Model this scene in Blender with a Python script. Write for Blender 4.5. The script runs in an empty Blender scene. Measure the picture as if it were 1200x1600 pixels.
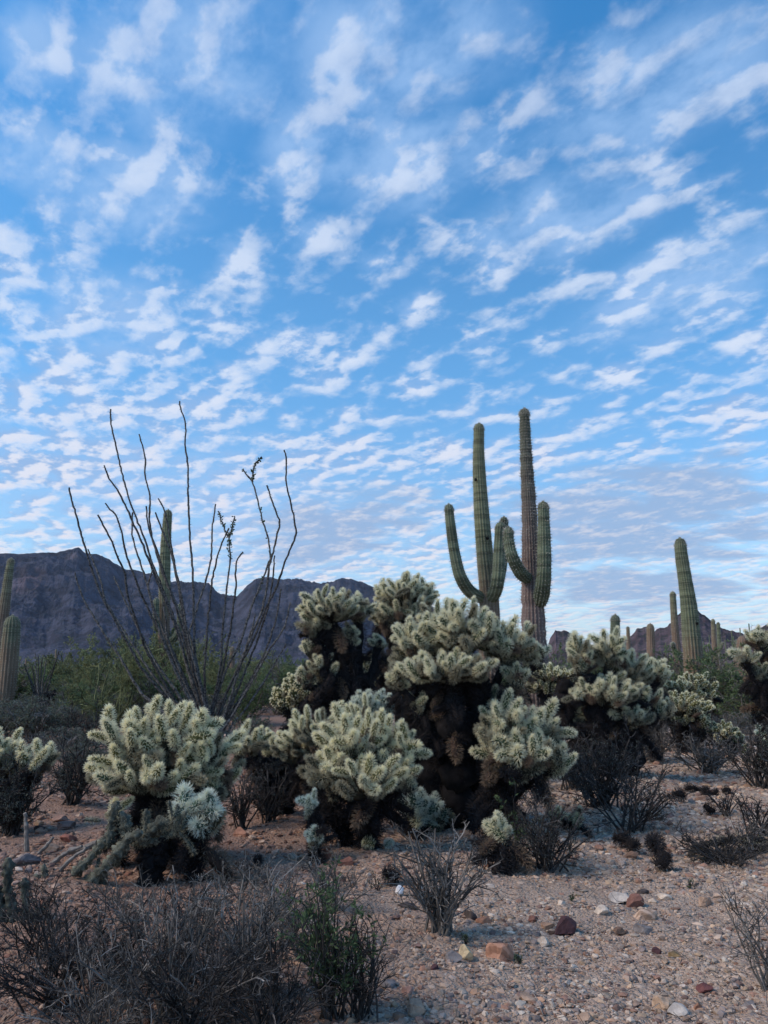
import bpy, math, random
import numpy as np
from mathutils import Vector, Quaternion, Matrix

C = bpy.context.scene.collection
SC = bpy.context.scene
R = np.random.default_rng(11)
random.seed(5)
rad = math.radians

# ------------------------------------------------------------------ camera
EYE = 1.25
PITCH = rad(11.77)
FPX = 1200.0
cam_data = bpy.data.cameras.new('camera')
cam = bpy.data.objects.new('camera', cam_data)
C.objects.link(cam)
cam.location = (0, 0, EYE)
cam.rotation_euler = (math.pi / 2 + PITCH, 0, 0)
cam_data.sensor_fit = 'VERTICAL'
cam_data.sensor_height = 36.0
cam_data.lens = 36.0 * FPX / 1600.0
cam_data.clip_start = 0.05
cam_data.clip_end = 12000
SC.camera = cam

# ------------------------------------------------------------------ exposure, sun, world
SC.view_settings.view_transform = 'Standard'
SC.view_settings.look = 'None'
SC.view_settings.gamma = 1.0
SC.view_settings.exposure = 0.14
SC.view_settings.use_curve_mapping = False
SC.cycles.use_denoising = True
SC.cycles.use_adaptive_sampling = True
SC.cycles.adaptive_threshold = 0.012
SC.cycles.max_bounces = 6
SC.cycles.diffuse_bounces = 3
SC.cycles.transparent_max_bounces = 8

SUN_EL, SUN_AZ = rad(42), rad(-105)      # azimuth from +Y, clockwise: low light from the left, behind the camera
sd = (math.sin(SUN_AZ) * math.cos(SUN_EL), math.cos(SUN_AZ) * math.cos(SUN_EL), math.sin(SUN_EL))
sun_data = bpy.data.lights.new('sun', 'SUN')
sun_data.energy = 2.75
sun_data.angle = rad(24)
sun_data.color = (1.0, 0.80, 0.61)
sun = bpy.data.objects.new('sun', sun_data)
C.objects.link(sun)
sun.rotation_euler = Vector(sd).to_track_quat('Z', 'Y').to_euler()

world = bpy.data.worlds.new('World')
SC.world = world
world.use_nodes = True


class NT:
    """small helper to write node trees"""
    def __init__(s, nt):
        s.nt = nt

    def n(s, kind, **kw):
        nd = s.nt.nodes.new(kind)
        for k, v in kw.items():
            setattr(nd, k, v)
        return nd

    def put(s, sock, v):
        if isinstance(v, bpy.types.NodeSocket):
            s.nt.links.new(v, sock)
        elif v is not None:
            if isinstance(v, (tuple, list)) and len(v) == 3 and sock.type == 'RGBA':
                v = (*v, 1)
            sock.default_value = v

    def math(s, op, a, b=None, c=None, clamp=False):
        nd = s.n('ShaderNodeMath', operation=op, use_clamp=clamp)
        s.put(nd.inputs[0], a)
        if b is not None: s.put(nd.inputs[1], b)
        if c is not None: s.put(nd.inputs[2], c)
        return nd.outputs[0]

    def noise(s, vec, scale, detail=4, rough=0.5, dist=0.0):
        nd = s.n('ShaderNodeTexNoise')
        s.put(nd.inputs['Vector'], vec)
        nd.inputs['Scale'].default_value = scale
        nd.inputs['Detail'].default_value = detail
        nd.inputs['Roughness'].default_value = rough
        nd.inputs['Distortion'].default_value = dist
        return nd

    def vor(s, vec, scale, feature='F1', rnd=1.0):
        nd = s.n('ShaderNodeTexVoronoi', feature=feature)
        s.put(nd.inputs['Vector'], vec)
        nd.inputs['Scale'].default_value = scale
        nd.inputs['Randomness'].default_value = rnd
        return nd

    def rng(s, v, a, b, c=0.0, d=1.0, smooth=True):
        nd = s.n('ShaderNodeMapRange', interpolation_type='SMOOTHSTEP' if smooth else 'LINEAR')
        s.put(nd.inputs[0], v)
        for i, q in enumerate((a, b, c, d)):
            s.put(nd.inputs[i + 1], q)
        return nd.outputs[0]

    def mix(s, f, a, b, blend='MIX'):
        nd = s.n('ShaderNodeMix', data_type='RGBA', blend_type=blend)
        s.put(nd.inputs[0], f)
        s.put(nd.inputs[6], a)
        s.put(nd.inputs[7], b)
        return nd.outputs[2]

    def ramp(s, f, stops):
        nd = s.n('ShaderNodeValToRGB')
        s.put(nd.inputs[0], f)
        el = nd.color_ramp.elements
        while len(el) < len(stops): el.new(0.5)
        for e, (p, c) in zip(el, stops):
            e.position = p
            e.color = (*c, 1)
        return nd.outputs[0]

    def comb(s, x, y, z):
        nd = s.n('ShaderNodeCombineXYZ')
        for i, q in enumerate((x, y, z)): s.put(nd.inputs[i], q)
        return nd.outputs[0]


def pix_dir(px, py):
    x = (px - 600.0) / FPX
    y = (800.0 - py) / FPX
    return np.array([x, math.cos(PITCH) - y * math.sin(PITCH), math.sin(PITCH) + y * math.cos(PITCH)])


def build_world():
    T = NT(world.node_tree)
    world.node_tree.nodes.clear()
    sky = T.n('ShaderNodeTexSky', sky_type='NISHITA')
    sky.sun_disc = False
    sky.sun_elevation = SUN_EL
    sky.sun_rotation = SUN_AZ
    sky.altitude = 700
    sky.air_density = 1.0
    sky.dust_density = 0.35
    sky.ozone_density = 2.2
    tc = T.n('ShaderNodeTexCoord').outputs['Generated']
    sep = T.n('ShaderNodeSeparateXYZ')
    T.put(sep.inputs[0], tc)
    X, Y, Z = sep.outputs
    zc = T.math('ADD', T.math('MAXIMUM', Z, 0.0), 0.15)
    u = T.math('DIVIDE', X, zc)
    v = T.math('DIVIDE', Y, zc)
    P = T.comb(u, v, 0.0)

    def plane(px, py):
        d = pix_dir(px, py)
        d = d / np.linalg.norm(d)
        z = max(d[2], 0) + 0.15
        return d[0] / z, d[1] / z

    # banks of altocumulus, each a soft stretched patch of the cloud deck (u, v on the deck)
    banks = [(1230, 285, 870, 525, 34), (1210, 205, 900, 380, 26), (1220, 125, 930, 255, 30), (1060, 55, 810, 215, 34),
             (935, 345, 720, 455, 24), (840, 320, 640, 405, 28), (1220, 520, 1100, 562, 20), (1015, 568, 925, 600, 16),
             (1220, 592, 1050, 655, 18), (1220, 650, 1090, 680, 16), (715, 235, 575, 310, 34), (830, 140, 735, 250, 34),
             (660, 110, 470, 200, 40), (400, 475, 225, 560, 34), (310, 240, 150, 320, 34), (420, 390, 330, 445, 26),
             (330, 20, 170, 110, 60), (120, 50, 40, 90, 26), (100, 165, 0, 200, 26), (225, 210, 125, 250, 24),
             (300, 190, 235, 215, 24), (480, 250, 370, 310, 34), (560, 360, 455, 380, 18), (615, 385, 525, 425, 20),
             (180, 460, 80, 520, 30), (190, 570, -40, 610, 40), (420, 600, 120, 660, 36), (530, 505, 400, 570, 24),
             (600, 540, 500, 585, 20), (690, 590, 590, 615, 16), (720, 465, 610, 485, 14), (800, 510, 700, 540, 18),
             (930, 440, 800, 490, 18), (600, 700, 380, 725, 24), (250, 700, -60, 740, 34), (760, 700, 600, 730, 16),
             (900, 690, 760, 745, 16), (1000, 60, 880, 80, 20), (560, 30, 480, 60, 40), (760, 30, 680, 70, 36),
             (90, 380, -20, 420, 26), (300, 430, 240, 450, 18), (1160, 440, 1010, 560, 22), (1060, 250, 1010, 270, 20)]
    # a lavender sheet of thicker cloud low on the right, and thin veils overhead
    sheets = [(1260, 800, 760, 850, 60), (1250, 740, 960, 800, 40), (1200, 900, 800, 930, 40), (620, 780, 440, 880, 60)]
    veils = [(420, 40, 180, 160, 110), (780, 30, 480, 120, 90), (560, 210, 430, 260, 60), (1200, 60, 880, 200, 70), (300, 280, 120, 330, 60),
             (1000, 300, 760, 380, 50), (260, 520, 60, 480, 50), (1200, 380, 950, 520, 50), (500, 900, 100, 700, 120), (720, 200, 560, 300, 70), (120, 240, 0, 260, 50), (100, 90, 0, 60, 50)]

    def patch_field(banks, kl=1.45, kw=2.0):
      field = None
      for (x0, y0, x1, y1, w) in banks:
          a = np.array(plane(x0, y0)); b = np.array(plane(x1, y1))
          c = (a + b) / 2
          d = b - a
          L = np.linalg.norm(d) / 2
          mx, my = (x0 + x1) / 2, (y0 + y1) / 2
          n = np.array([-(y1 - y0), x1 - x0], float); n /= np.linalg.norm(n)
          w1 = np.array(plane(mx + n[0] * w, my + n[1] * w))
          perp = np.array([-d[1], d[0]]) / (np.linalg.norm(d) + 1e-9)
          W = max(abs(np.dot(w1 - c, perp)), 0.03)
          mp = T.n('ShaderNodeMapping', vector_type='TEXTURE')
          T.put(mp.inputs[0], P)
          mp.inputs['Location'].default_value = (c[0], c[1], 0)
          mp.inputs['Rotation'].default_value = (0, 0, math.atan2(d[1], d[0]))
          mp.inputs['Scale'].default_value = (L * kl, W * kw, 1)
          g = T.n('ShaderNodeTexGradient', gradient_type='SPHERICAL')
          T.put(g.inputs[0], mp.outputs[0])
          o = g.outputs['Fac']
          field = o if field is None else T.math('MAXIMUM', field, o)
      return field
    field = patch_field(banks)
    f_sheet = patch_field(sheets, 1.5, 2.2)
    f_veil = patch_field(veils, 1.7, 2.0)

    # deck coordinates turned so that the bands run away to the left
    bx, by = -0.60, 0.80
    along = T.math('ADD', T.math('MULTIPLY', u, bx), T.math('MULTIPLY', v, by))
    across = T.math('ADD', T.math('MULTIPLY', u, 0.80), T.math('MULTIPLY', v, 0.60))

    def density(off, detail):
        al = T.math('ADD', along, off * 0.5)
        ac = T.math('ADD', across, off)
        base = T.comb(T.math('MULTIPLY', al, 0.80), ac, 0.37)
        n1 = T.noise(base, 11.0, detail, 0.53, 0.10).outputs[0]
        return n1, base

    n1, base = density(0.0, 7)
    n2, _ = density(0.030, 4)
    n_big = T.noise(T.comb(T.math('MULTIPLY', along, 0.4), across, 2.1), 1.15, 2, 0.5).outputs[0]
    wisp = T.noise(T.comb(T.math('MULTIPLY', along, 1.0), T.math('MULTIPLY', across, 1.5), 5.0), 26, 5, 0.62, 0.2).outputs[0]
    # the deck closes towards the horizon, where one looks along it
    low = T.rng(Z, 0.50, 0.12, 0.0, 0.16)
    left = T.rng(u, 1.0, -1.2, 0.0, 0.06)

    def dens(n, w):
        s = T.math('MULTIPLY', field, 0.31)
        s = T.math('ADD', s, T.math('MULTIPLY', T.math('SUBTRACT', n, 0.5), 1.5))
        s = T.math('ADD', s, 0.53)
        s = T.math('ADD', s, T.math('MULTIPLY', T.math('SUBTRACT', n_big, 0.5), 0.22))
        s = T.math('ADD', s, low)
        s = T.math('ADD', s, left)
        s = T.math('ADD', s, T.math('MULTIPLY', T.math('SUBTRACT', w, 0.5), 0.20))
        return s
    d1 = dens(n1, wisp)
    d2 = dens(n2, wisp)
    alpha = T.rng(d1, 0.49, 1.06)
    alpha = T.math('MULTIPLY', alpha, T.rng(Z, 0.75, 0.35, 0.60, 0.95))
    # relief: the side of a puff that faces the sun is white, its far side lavender
    light = T.rng(T.math('ADD', T.math('SUBTRACT', d1, d2), T.math('MULTIPLY', T.math('SUBTRACT', wisp, 0.5), 0.22)), -0.13, 0.11)
    thick = T.rng(d1, 0.66, 0.98)
    light = T.math('MULTIPLY', light, T.math('SUBTRACT', 1.15, T.math('MULTIPLY', thick, 0.35)), clamp=True)
    hz = T.rng(Z, 0.42, 0.06)
    lit = T.mix(hz, (0.74, 0.80, 0.92), (0.93, 0.85, 0.86))
    shade = T.mix(hz, (0.25, 0.44, 0.76), (0.33, 0.47, 0.72))
    cloud = T.mix(light, shade, lit)

    # daylight sky; a touch of grading keeps the deep blue overhead and the pale blue low down
    skyc = T.n('ShaderNodeVectorMath', operation='SCALE')
    T.put(skyc.inputs[0], sky.outputs[0])
    skyc.inputs['Scale'].default_value = 0.15
    tint = T.mix(T.rng(Z, 0.05, 0.45), (0.92, 1.00, 1.02), (0.66, 1.22, 1.40))
    tint = T.mix(T.rng(Z, 0.42, 0.78), tint, (0.32, 1.16, 1.54))
    sk = T.mix(1.0, skyc.outputs[0], tint, 'MULTIPLY')
    veil = T.mix(T.rng(Z, 0.16, 0.0, 0.0, 0.55), sk, (0.50, 0.62, 0.82))
    # thin veils, softly mottled, behind the puffs
    va = T.math('MULTIPLY', T.rng(f_veil, 0.0, 0.75), T.rng(T.math('ADD', n2, T.math('MULTIPLY', wisp, 0.3)), 0.42, 0.85, 0.15, 0.75))
    veil = T.mix(va, veil, (0.34, 0.53, 0.84))
    out = T.mix(alpha, veil, cloud)
    # the low sheet
    sn = T.noise(T.comb(T.math('MULTIPLY', u, 0.8), T.math('MULTIPLY', v, 1.1), 7.7), 3.4, 6, 0.58, 0.4).outputs[0]
    sa = T.rng(T.math('ADD', sn, T.math('MULTIPLY', f_sheet, 0.42)), 0.56, 0.82, 0.0, 0.85)
    sl = T.rng(T.math('ADD', T.math('MULTIPLY', wisp, 0.4), T.math('MULTIPLY', n1, 0.6)), 0.47, 0.66)
    out = T.mix(T.math('MULTIPLY', sa, T.rng(f_sheet, 0.0, 0.3)), out, T.mix(T.math('MULTIPLY', sl, 0.65), (0.30, 0.43, 0.66), (0.68, 0.69, 0.77)))
    # below the horizon: the colour of far desert ground
    out = T.mix(T.rng(Z, -0.02, -0.005), (0.10, 0.09, 0.09), out)
    # the cloud colours are radiances, so undo the background strength for them
    sc = T.n('ShaderNodeVectorMath', operation='SCALE')
    T.put(sc.inputs[0], out)
    sc.inputs['Scale'].default_value = 1 / 0.15
    bg = T.n('ShaderNodeBackground')
    T.put(bg.inputs[0], sc.outputs[0])
    bg.inputs['Strength'].default_value = 0.15
    wo = T.n('ShaderNodeOutputWorld')
    T.put(wo.inputs[0], bg.outputs[0])
    world.cycles.sampling_method = 'MANUAL'
    world.cycles.sample_map_resolution = 512


build_world()


# ------------------------------------------------------------------ helpers
def ground_z(x, y):
    x = np.asarray(x, float); y = np.asarray(y, float)
    d = np.hypot(x, y)
    fade = np.clip(d / 3.0, 0.2, 1.0)
    z = 0.035 * np.sin(0.9 * x + 0.6) * np.sin(0.8 * y + 0.3) + 0.022 * np.sin(2.3 * x - 1.1 * y) + 0.012 * np.sin(4.1 * x + 3.3 * y + 1)
    z = z + 0.05 * np.clip((d - 10) / 20, 0, 1) * np.sin(0.21 * x + 0.13 * y)
    return z * fade


def P(px, py, Y):
    """the point on the sight line of a photo position at distance Y"""
    d = pix_dir(px, py)
    t = Y / d[1]
    return np.array([d[0] * t, Y, EYE + d[2] * t])


def G(px, py):
    """where that sight line meets the ground"""
    d = pix_dir(px, py)
    z = 0.0
    for _ in range(6):
        t = (z - EYE) / min(d[2], -1e-3)
        z = float(ground_z(d[0] * t, d[1] * t))
    return np.array([d[0] * t, d[1] * t, z])


def on_ground(x, y, dz=0.0):
    return np.array([x, y, float(ground_z(x, y)) + dz])


def mpp(Y):
    """metres per photo pixel at distance Y"""
    return Y / (FPX * math.cos(PITCH))


def nrm(v):
    v = np.asarray(v, float)
    return v / (np.linalg.norm(v, axis=-1, keepdims=True) + 1e-12)


class MB:
    """collects numpy vertex and face chunks and links them as one mesh"""
    def __init__(s):
        s.v, s.f, s.m, s.s, s.c, s.n = [], [], [], [], [], 0

    def add(s, v, f, mat=0, smooth=False, col=None):
        v = np.asarray(v, float).reshape(-1, 3)
        f = np.asarray(f, int)
        if len(v) == 0 or len(f) == 0: return
        s.v.append(v)
        s.f.append(f + s.n)
        s.m.append(np.full(len(f), mat, int))
        s.s.append(np.full(len(f), smooth, bool))
        if col is None: col = np.ones((len(v), 3))
        col = np.broadcast_to(np.asarray(col, float), (len(v), 3))
        s.c.append(col)
        s.n += len(v)

    def mesh(s, name, mats, origin=(0, 0, 0)):
        me = bpy.data.meshes.new(name)
        V = np.concatenate(s.v) - np.asarray(origin, float)
        me.vertices.add(len(V))
        me.vertices.foreach_set('co', V.ravel())
        tot = np.concatenate([np.full(len(f), f.shape[1], int) for f in s.f])
        idx = np.concatenate([f.ravel() for f in s.f])
        me.loops.add(len(idx))
        me.loops.foreach_set('vertex_index', idx)
        me.polygons.add(len(tot))
        st = np.concatenate([[0], np.cumsum(tot)[:-1]])
        me.polygons.foreach_set('loop_start', st)
        me.polygons.foreach_set('loop_total', tot)
        for m in mats: me.materials.append(m)
        me.polygons.foreach_set('material_index', np.concatenate(s.m))
        me.polygons.foreach_set('use_smooth', np.concatenate(s.s))
        ca = me.attributes.new('tint', 'FLOAT_COLOR', 'POINT')
        cc = np.ones((len(V), 4)); cc[:, :3] = np.concatenate(s.c)
        ca.data.foreach_set('color', cc.ravel())
        me.update(calc_edges=True)
        return me

    def obj(s, name, mats, parent=None, origin=(0, 0, 0)):
        if not isinstance(mats, (list, tuple)): mats = [mats]
        o = bpy.data.objects.new(name, s.mesh(name, mats, origin))
        C.objects.link(o)
        if parent is not None: o.parent = parent
        else: o.location = origin
        return o


def tag(o, label, cat, group=None, kind=None):
    if label: o['label'] = label
    if cat: o['category'] = cat
    if group: o['group'] = group
    if kind: o['kind'] = kind
    return o


def thing(name, label, cat, loc, group=None):
    o = bpy.data.objects.new(name, None)
    o.empty_display_size = 0.1
    C.objects.link(o)
    o.location = tuple(loc)
    return tag(o, label, cat, group)


def frames(paths):
    """paths (N,K,3) -> two unit vectors across each point"""
    T = np.empty_like(paths)
    T[:, 1:-1] = paths[:, 2:] - paths[:, :-2]
    T[:, 0] = paths[:, 1] - paths[:, 0]
    T[:, -1] = paths[:, -1] - paths[:, -2]
    T = nrm(T)
    mean = nrm(paths[:, -1] - paths[:, 0])
    ref = np.where(np.abs(mean[:, 2:3]) > 0.8, np.array([[1.0, 0.1, 0]]), np.array([[0, 0.1, 1.0]]))
    ref = np.broadcast_to(ref[:, None], T.shape)
    A = nrm(np.cross(T, ref))
    B = np.cross(T, A)
    return T, A, B


def tubes(mb, paths, r, sides=4, mat=0, smooth=False, col=None, cap=True):
    paths = np.asarray(paths, float)
    if paths.ndim == 2: paths = paths[None]
    r = np.asarray(r, float)
    N, K, _ = paths.shape
    r = np.broadcast_to(r if r.ndim == 2 else r.reshape(1, -1) if r.ndim else r, (N, K))
    _, A, B = frames(paths)
    a = np.linspace(0, 2 * math.pi, sides, endpoint=False)
    ring = A[:, :, None] * np.cos(a)[None, None, :, None] + B[:, :, None] * np.sin(a)[None, None, :, None]
    v = paths[:, :, None] + ring * r[:, :, None, None]
    idx = np.arange(N * K * sides).reshape(N, K, sides)
    a0 = idx[:, :-1]; a1 = idx[:, 1:]
    f = np.stack([a0, np.roll(a0, -1, 2), np.roll(a1, -1, 2), a1], -1).reshape(-1, 4)
    if col is not None and np.ndim(col) == 2 and len(col) == N:
        col = np.repeat(col, K * sides, 0)
    mb.add(v, f, mat, smooth, col)
    if cap and sides > 3:
        mb.add(v[:, -1].reshape(-1, 3), np.arange(N * sides).reshape(N, sides), mat, smooth,
               None if col is None else (col if np.ndim(col) == 1 else np.asarray(col).reshape(N, K * sides, -1)[:, :sides].reshape(-1, 3)))


def grow(p0, d0, L, K, wander, up=0.0):
    """N wandering shoots of K points"""
    N = len(p0)
    pts = np.empty((N, K, 3)); pts[:, 0] = p0
    d = nrm(d0)
    L = np.broadcast_to(np.asarray(L, float), (N,))
    for k in range(1, K):
        d = nrm(d + R.normal(0, wander, (N, 3)) + np.array([0, 0, up]))
        pts[:, k] = pts[:, k - 1] + d * (L / (K - 1))[:, None]
    return pts


def at_paths(paths, idx, t):
    K = paths.shape[1]
    s = np.clip(t, 0, 0.999) * (K - 1)
    i = s.astype(int); fr = (s - i)[:, None]
    a = paths[idx, i]; b = paths[idx, i + 1]
    return a + (b - a) * fr, nrm(b - a)


def rand_dir(n):
    return nrm(R.normal(0, 1, (n, 3)))


def blades(mb, p, d, L, w, mat=0, col=None):
    """thin three-sided slivers: spines and the like"""
    n = len(p)
    side = nrm(np.cross(d, rand_dir(n))) * (np.broadcast_to(w, (n,))[:, None] / 2)
    L = np.broadcast_to(L, (n,))[:, None]
    v = np.stack([p - side, p + side, p + d * L], 1).reshape(-1, 3)
    if col is not None and np.ndim(col) == 2: col = np.repeat(col, 3, 0)
    mb.add(v, np.arange(3 * n).reshape(n, 3), mat, False, col)


def needles(mb, p, d, L, w, mat=0):
    """sheathed cholla spines: slivers a little wider towards the tip"""
    n = len(p)
    side = nrm(np.cross(d, rand_dir(n))) * (np.broadcast_to(w, (n,))[:, None] / 2)
    L = np.broadcast_to(L, (n,))[:, None]
    m = p + d * L * .75
    v = np.stack([p - side * .5, p + side * .5, m + side, p + d * L, m - side], 1).reshape(-1, 3)
    mb.add(v, np.arange(5 * n).reshape(n, 5), mat, False)


def leaves(mb, p, d, L, w, mat=0, col=None):
    """small pointed leaves of four corners, folded a little"""
    n = len(p)
    side = nrm(np.cross(d, rand_dir(n)))
    nr = np.cross(d, side)
    L = np.broadcast_to(L, (n,))[:, None]; w = np.broadcast_to(w, (n,))[:, None]
    v = np.stack([p, p + d * L * .5 + side * w * .5 + nr * w * .15, p + d * L, p + d * L * .5 - side * w * .5 + nr * w * .15], 1).reshape(-1, 3)
    if col is not None and np.ndim(col) == 2: col = np.repeat(col, 4, 0)
    mb.add(v, np.arange(4 * n).reshape(n, 4), mat, False, col)


def hash2(ix, iy, seed):
    h = (ix.astype(np.int64) * 374761393 + iy.astype(np.int64) * 668265263 + seed * 974711) & 0x7fffffff
    h = (h ^ (h >> 13)) * 1274126177 & 0x7fffffff
    return ((h ^ (h >> 16)) & 0xffff) / 65535.0


def vnoise(x, y, seed=0):
    ix = np.floor(x).astype(int); iy = np.floor(y).astype(int)
    fx = x - ix; fy = y - iy
    fx = fx * fx * (3 - 2 * fx); fy = fy * fy * (3 - 2 * fy)
    a = hash2(ix, iy, seed); b = hash2(ix + 1, iy, seed); c = hash2(ix, iy + 1, seed); d = hash2(ix + 1, iy + 1, seed)
    return (a + (b - a) * fx) * (1 - fy) + (c + (d - c) * fx) * fy


def fbm(x, y, o=5, seed=0, ridged=False, gain=0.5):
    s = 0; a = 1; t = 0
    for k in range(o):
        n = vnoise(x, y, seed + k * 17)
        if ridged: n = 1 - abs(2 * n - 1)
        s = s + a * n; t += a
        a *= gain
        x = x * 2.03 + 7.1; y = y * 2.03 + 3.7
    return s / t


# ------------------------------------------------------------------ materials
def material(name):
    m = bpy.data.materials.new(name)
    m.use_nodes = True
    T = NT(m.node_tree)
    b = m.node_tree.nodes['Principled BSDF']
    b.inputs['Roughness'].default_value = 0.9
    b.inputs['Specular IOR Level'].default_value = 0.25
    return m, T, b


def simple_mat(name, col, var=0.25, scale=30, rough=0.9, translucent=0.0, tinted=True, bump=0.0):
    m, T, b = material(name)
    tc = T.n('ShaderNodeTexCoord').outputs['Object']
    n = T.noise(tc, scale, 4, 0.6).outputs[0]
    lo = tuple(c * (1 - var) for c in col); hi = tuple(min(1, c * (1 + var)) for c in col)
    c = T.mix(T.rng(n, 0.3, 0.7), lo, hi)
    if tinted:
        at = T.n('ShaderNodeAttribute', attribute_name='tint')
        c = T.mix(1.0, c, at.outputs['Color'], 'MULTIPLY')
    T.put(b.inputs['Base Color'], c)
    b.inputs['Roughness'].default_value = rough
    if bump:
        bp = T.n('ShaderNodeBump'); bp.inputs['Strength'].default_value = bump
        T.put(bp.inputs['Height'], n); T.put(b.inputs['Normal'], bp.outputs[0])
    if translucent:
        tr = T.n('ShaderNodeBsdfTranslucent'); T.put(tr.inputs[0], c)
        mx = T.n('ShaderNodeMixShader'); mx.inputs[0].default_value = translucent
        T.put(mx.inputs[1], b.outputs[0]); T.put(mx.inputs[2], tr.outputs[0])
        T.put(m.node_tree.nodes['Material Output'].inputs[0], mx.outputs[0])
    return m


def mat_ground():
    m, T, b = material('desert_ground')
    tc = T.n('ShaderNodeTexCoord').outputs['Object']
    big = T.noise(tc, 0.45, 4, 0.6).outputs[0]
    mid = T.noise(tc, 3.2, 5, 0.65).outputs[0]
    base = T.mix(T.rng(big, 0.35, 0.65), (0.36, 0.25, 0.172), (0.46, 0.345, 0.25))
    base = T.mix(T.rng(mid, 0.40, 0.72), base, (0.38, 0.235, 0.15))
    v1 = T.vor(tc, 46); v2 = T.vor(tc, 120)
    c1 = T.ramp(v1.outputs['Color'], [(0.0, (0.19, 0.13, 0.11)), (0.35, (0.36, 0.26, 0.20)), (0.62, (0.50, 0.39, 0.32)), (0.85, (0.33, 0.19, 0.14)), (1.0, (0.60, 0.51, 0.43))])
    c2 = T.ramp(v2.outputs['Color'], [(0.0, (0.10, 0.07, 0.06)), (0.5, (0.36, 0.265, 0.20)), (1.0, (0.56, 0.46, 0.38))])
    g = T.mix(T.rng(v1.outputs['Distance'], 0.55, 0.25), c2, c1)
    c = T.mix(0.62, base, g)
    # redder, darker soil on the slope to the left
    sx = T.n('ShaderNodeSeparateXYZ'); T.put(sx.inputs[0], tc)
    red = T.rng(T.math('SUBTRACT', T.math('MULTIPLY', T.math('SUBTRACT', big, 0.5), 3.0), sx.outputs[0]), -0.9, 1.2)
    c = T.mix(red, c, T.mix(1.0, c, (0.66, 0.56, 0.54), 'MULTIPLY'))
    T.put(b.inputs['Base Color'], c)
    h = T.math('ADD', T.math('MULTIPLY', T.rng(v1.outputs['Distance'], 0.6, 0.1), 0.7), T.math('MULTIPLY', T.rng(v2.outputs['Distance'], 0.6, 0.1), 0.3))
    bp = T.n('ShaderNodeBump'); bp.inputs['Strength'].default_value = 0.9; bp.inputs['Distance'].default_value = 0.012
    T.put(bp.inputs['Height'], h); T.put(b.inputs['Normal'], bp.outputs[0])
    b.inputs['Roughness'].default_value = 0.95
    return m


def mat_plain():
    return M_ground


def mat_rock(name, bands=0.0):
    m, T, b = material(name)
    tc = T.n('ShaderNodeTexCoord').outputs['Object']
    at = T.n('ShaderNodeAttribute', attribute_name='tint').outputs['Color']
    n = T.noise(tc, 14, 6, 0.7).outputs[0]
    n2 = T.noise(tc, 70, 4, 0.6).outputs[0]
    c = T.mix(T.rng(n, 0.32, 0.68), T.mix(1.0, at, (0.62, 0.60, 0.60), 'MULTIPLY'), T.mix(1.0, at, (1.25, 1.22, 1.18), 'MULTIPLY'))
    c = T.mix(T.rng(n2, 0.55, 0.75, 0, 0.4), c, T.mix(1.0, at, (0.4, 0.4, 0.42), 'MULTIPLY'))
    if bands:
        w = T.n('ShaderNodeTexWave', wave_type='BANDS', bands_direction='DIAGONAL')
        T.put(w.inputs[0], tc); w.inputs['Scale'].default_value = bands; w.inputs['Distortion'].default_value = 5; w.inputs['Detail'].default_value = 3
        c = T.mix(T.rng(w.outputs[0], 0.45, 0.8, 0, 0.55), c, T.mix(1.0, at, (1.7, 1.8, 1.9), 'MULTIPLY'))
    T.put(b.inputs['Base Color'], c)
    bp = T.n('ShaderNodeBump'); bp.inputs['Strength'].default_value = 0.5; bp.inputs['Distance'].default_value = 0.01
    T.put(bp.inputs['Height'], n); T.put(b.inputs['Normal'], bp.outputs[0])
    return m


def mat_mountain(name, rock, scrub):
    m, T, b = material(name)
    geo = T.n('ShaderNodeNewGeometry')
    tc = T.n('ShaderNodeTexCoord').outputs['Object']
    at = T.n('ShaderNodeAttribute', attribute_name='tint').outputs['Color']
    sx = T.n('ShaderNodeMapping'); T.put(sx.inputs[0], tc); sx.inputs['Scale'].default_value = (1, 1, 2.6)
    n = T.noise(sx.outputs[0], 0.018, 8, 0.68).outputs[0]
    fine = T.noise(tc, 0.16, 6, 0.75).outputs[0]
    c = T.mix(T.rng(n, 0.36, 0.64), tuple(x * 0.55 for x in rock), tuple(x * 1.35 for x in rock))
    sp = T.n('ShaderNodeSeparateXYZ'); T.put(sp.inputs[0], geo.outputs['Normal'])
    flat = T.rng(sp.outputs[2], 0.55, 0.9)
    dots = T.rng(fine, 0.47, 0.56)
    c = T.mix(T.math('MULTIPLY', flat, T.math('MULTIPLY', dots, 0.75)), c, scrub)
    pale = T.rng(T.noise(tc, 0.35, 5, 0.8).outputs[0], 0.60, 0.68, 0, 0.5)
    c = T.mix(pale, c, tuple(min(1, x * 2.1) for x in rock))
    c = T.mix(1.0, c, at, 'MULTIPLY')
    T.put(b.inputs['Base Color'], c)
    bp = T.n('ShaderNodeBump'); bp.inputs['Strength'].default_value = 1.0; bp.inputs['Distance'].default_value = 6
    T.put(bp.inputs['Height'], T.math('ADD', n, T.math('MULTIPLY', fine, 0.25))); T.put(b.inputs['Normal'], bp.outputs[0])
    b.inputs['Specular IOR Level'].default_value = 0.0
    return m


M_ground = mat_ground()
M_rock = mat_rock('rock')
M_rock_band = mat_rock('banded_rock', 11)
M_pebble = simple_mat('pebbles', (1.0, 1.0, 1.0), 0.14, 60)
M_mtn = mat_mountain('hazy_mountain_rock', (0.056, 0.060, 0.086), (0.024, 0.034, 0.041))  # blue of the distant air is mixed into the rock colour
M_hill = mat_mountain('near_hill_rock', (0.105, 0.080, 0.092), (0.034, 0.044, 0.038))

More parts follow.
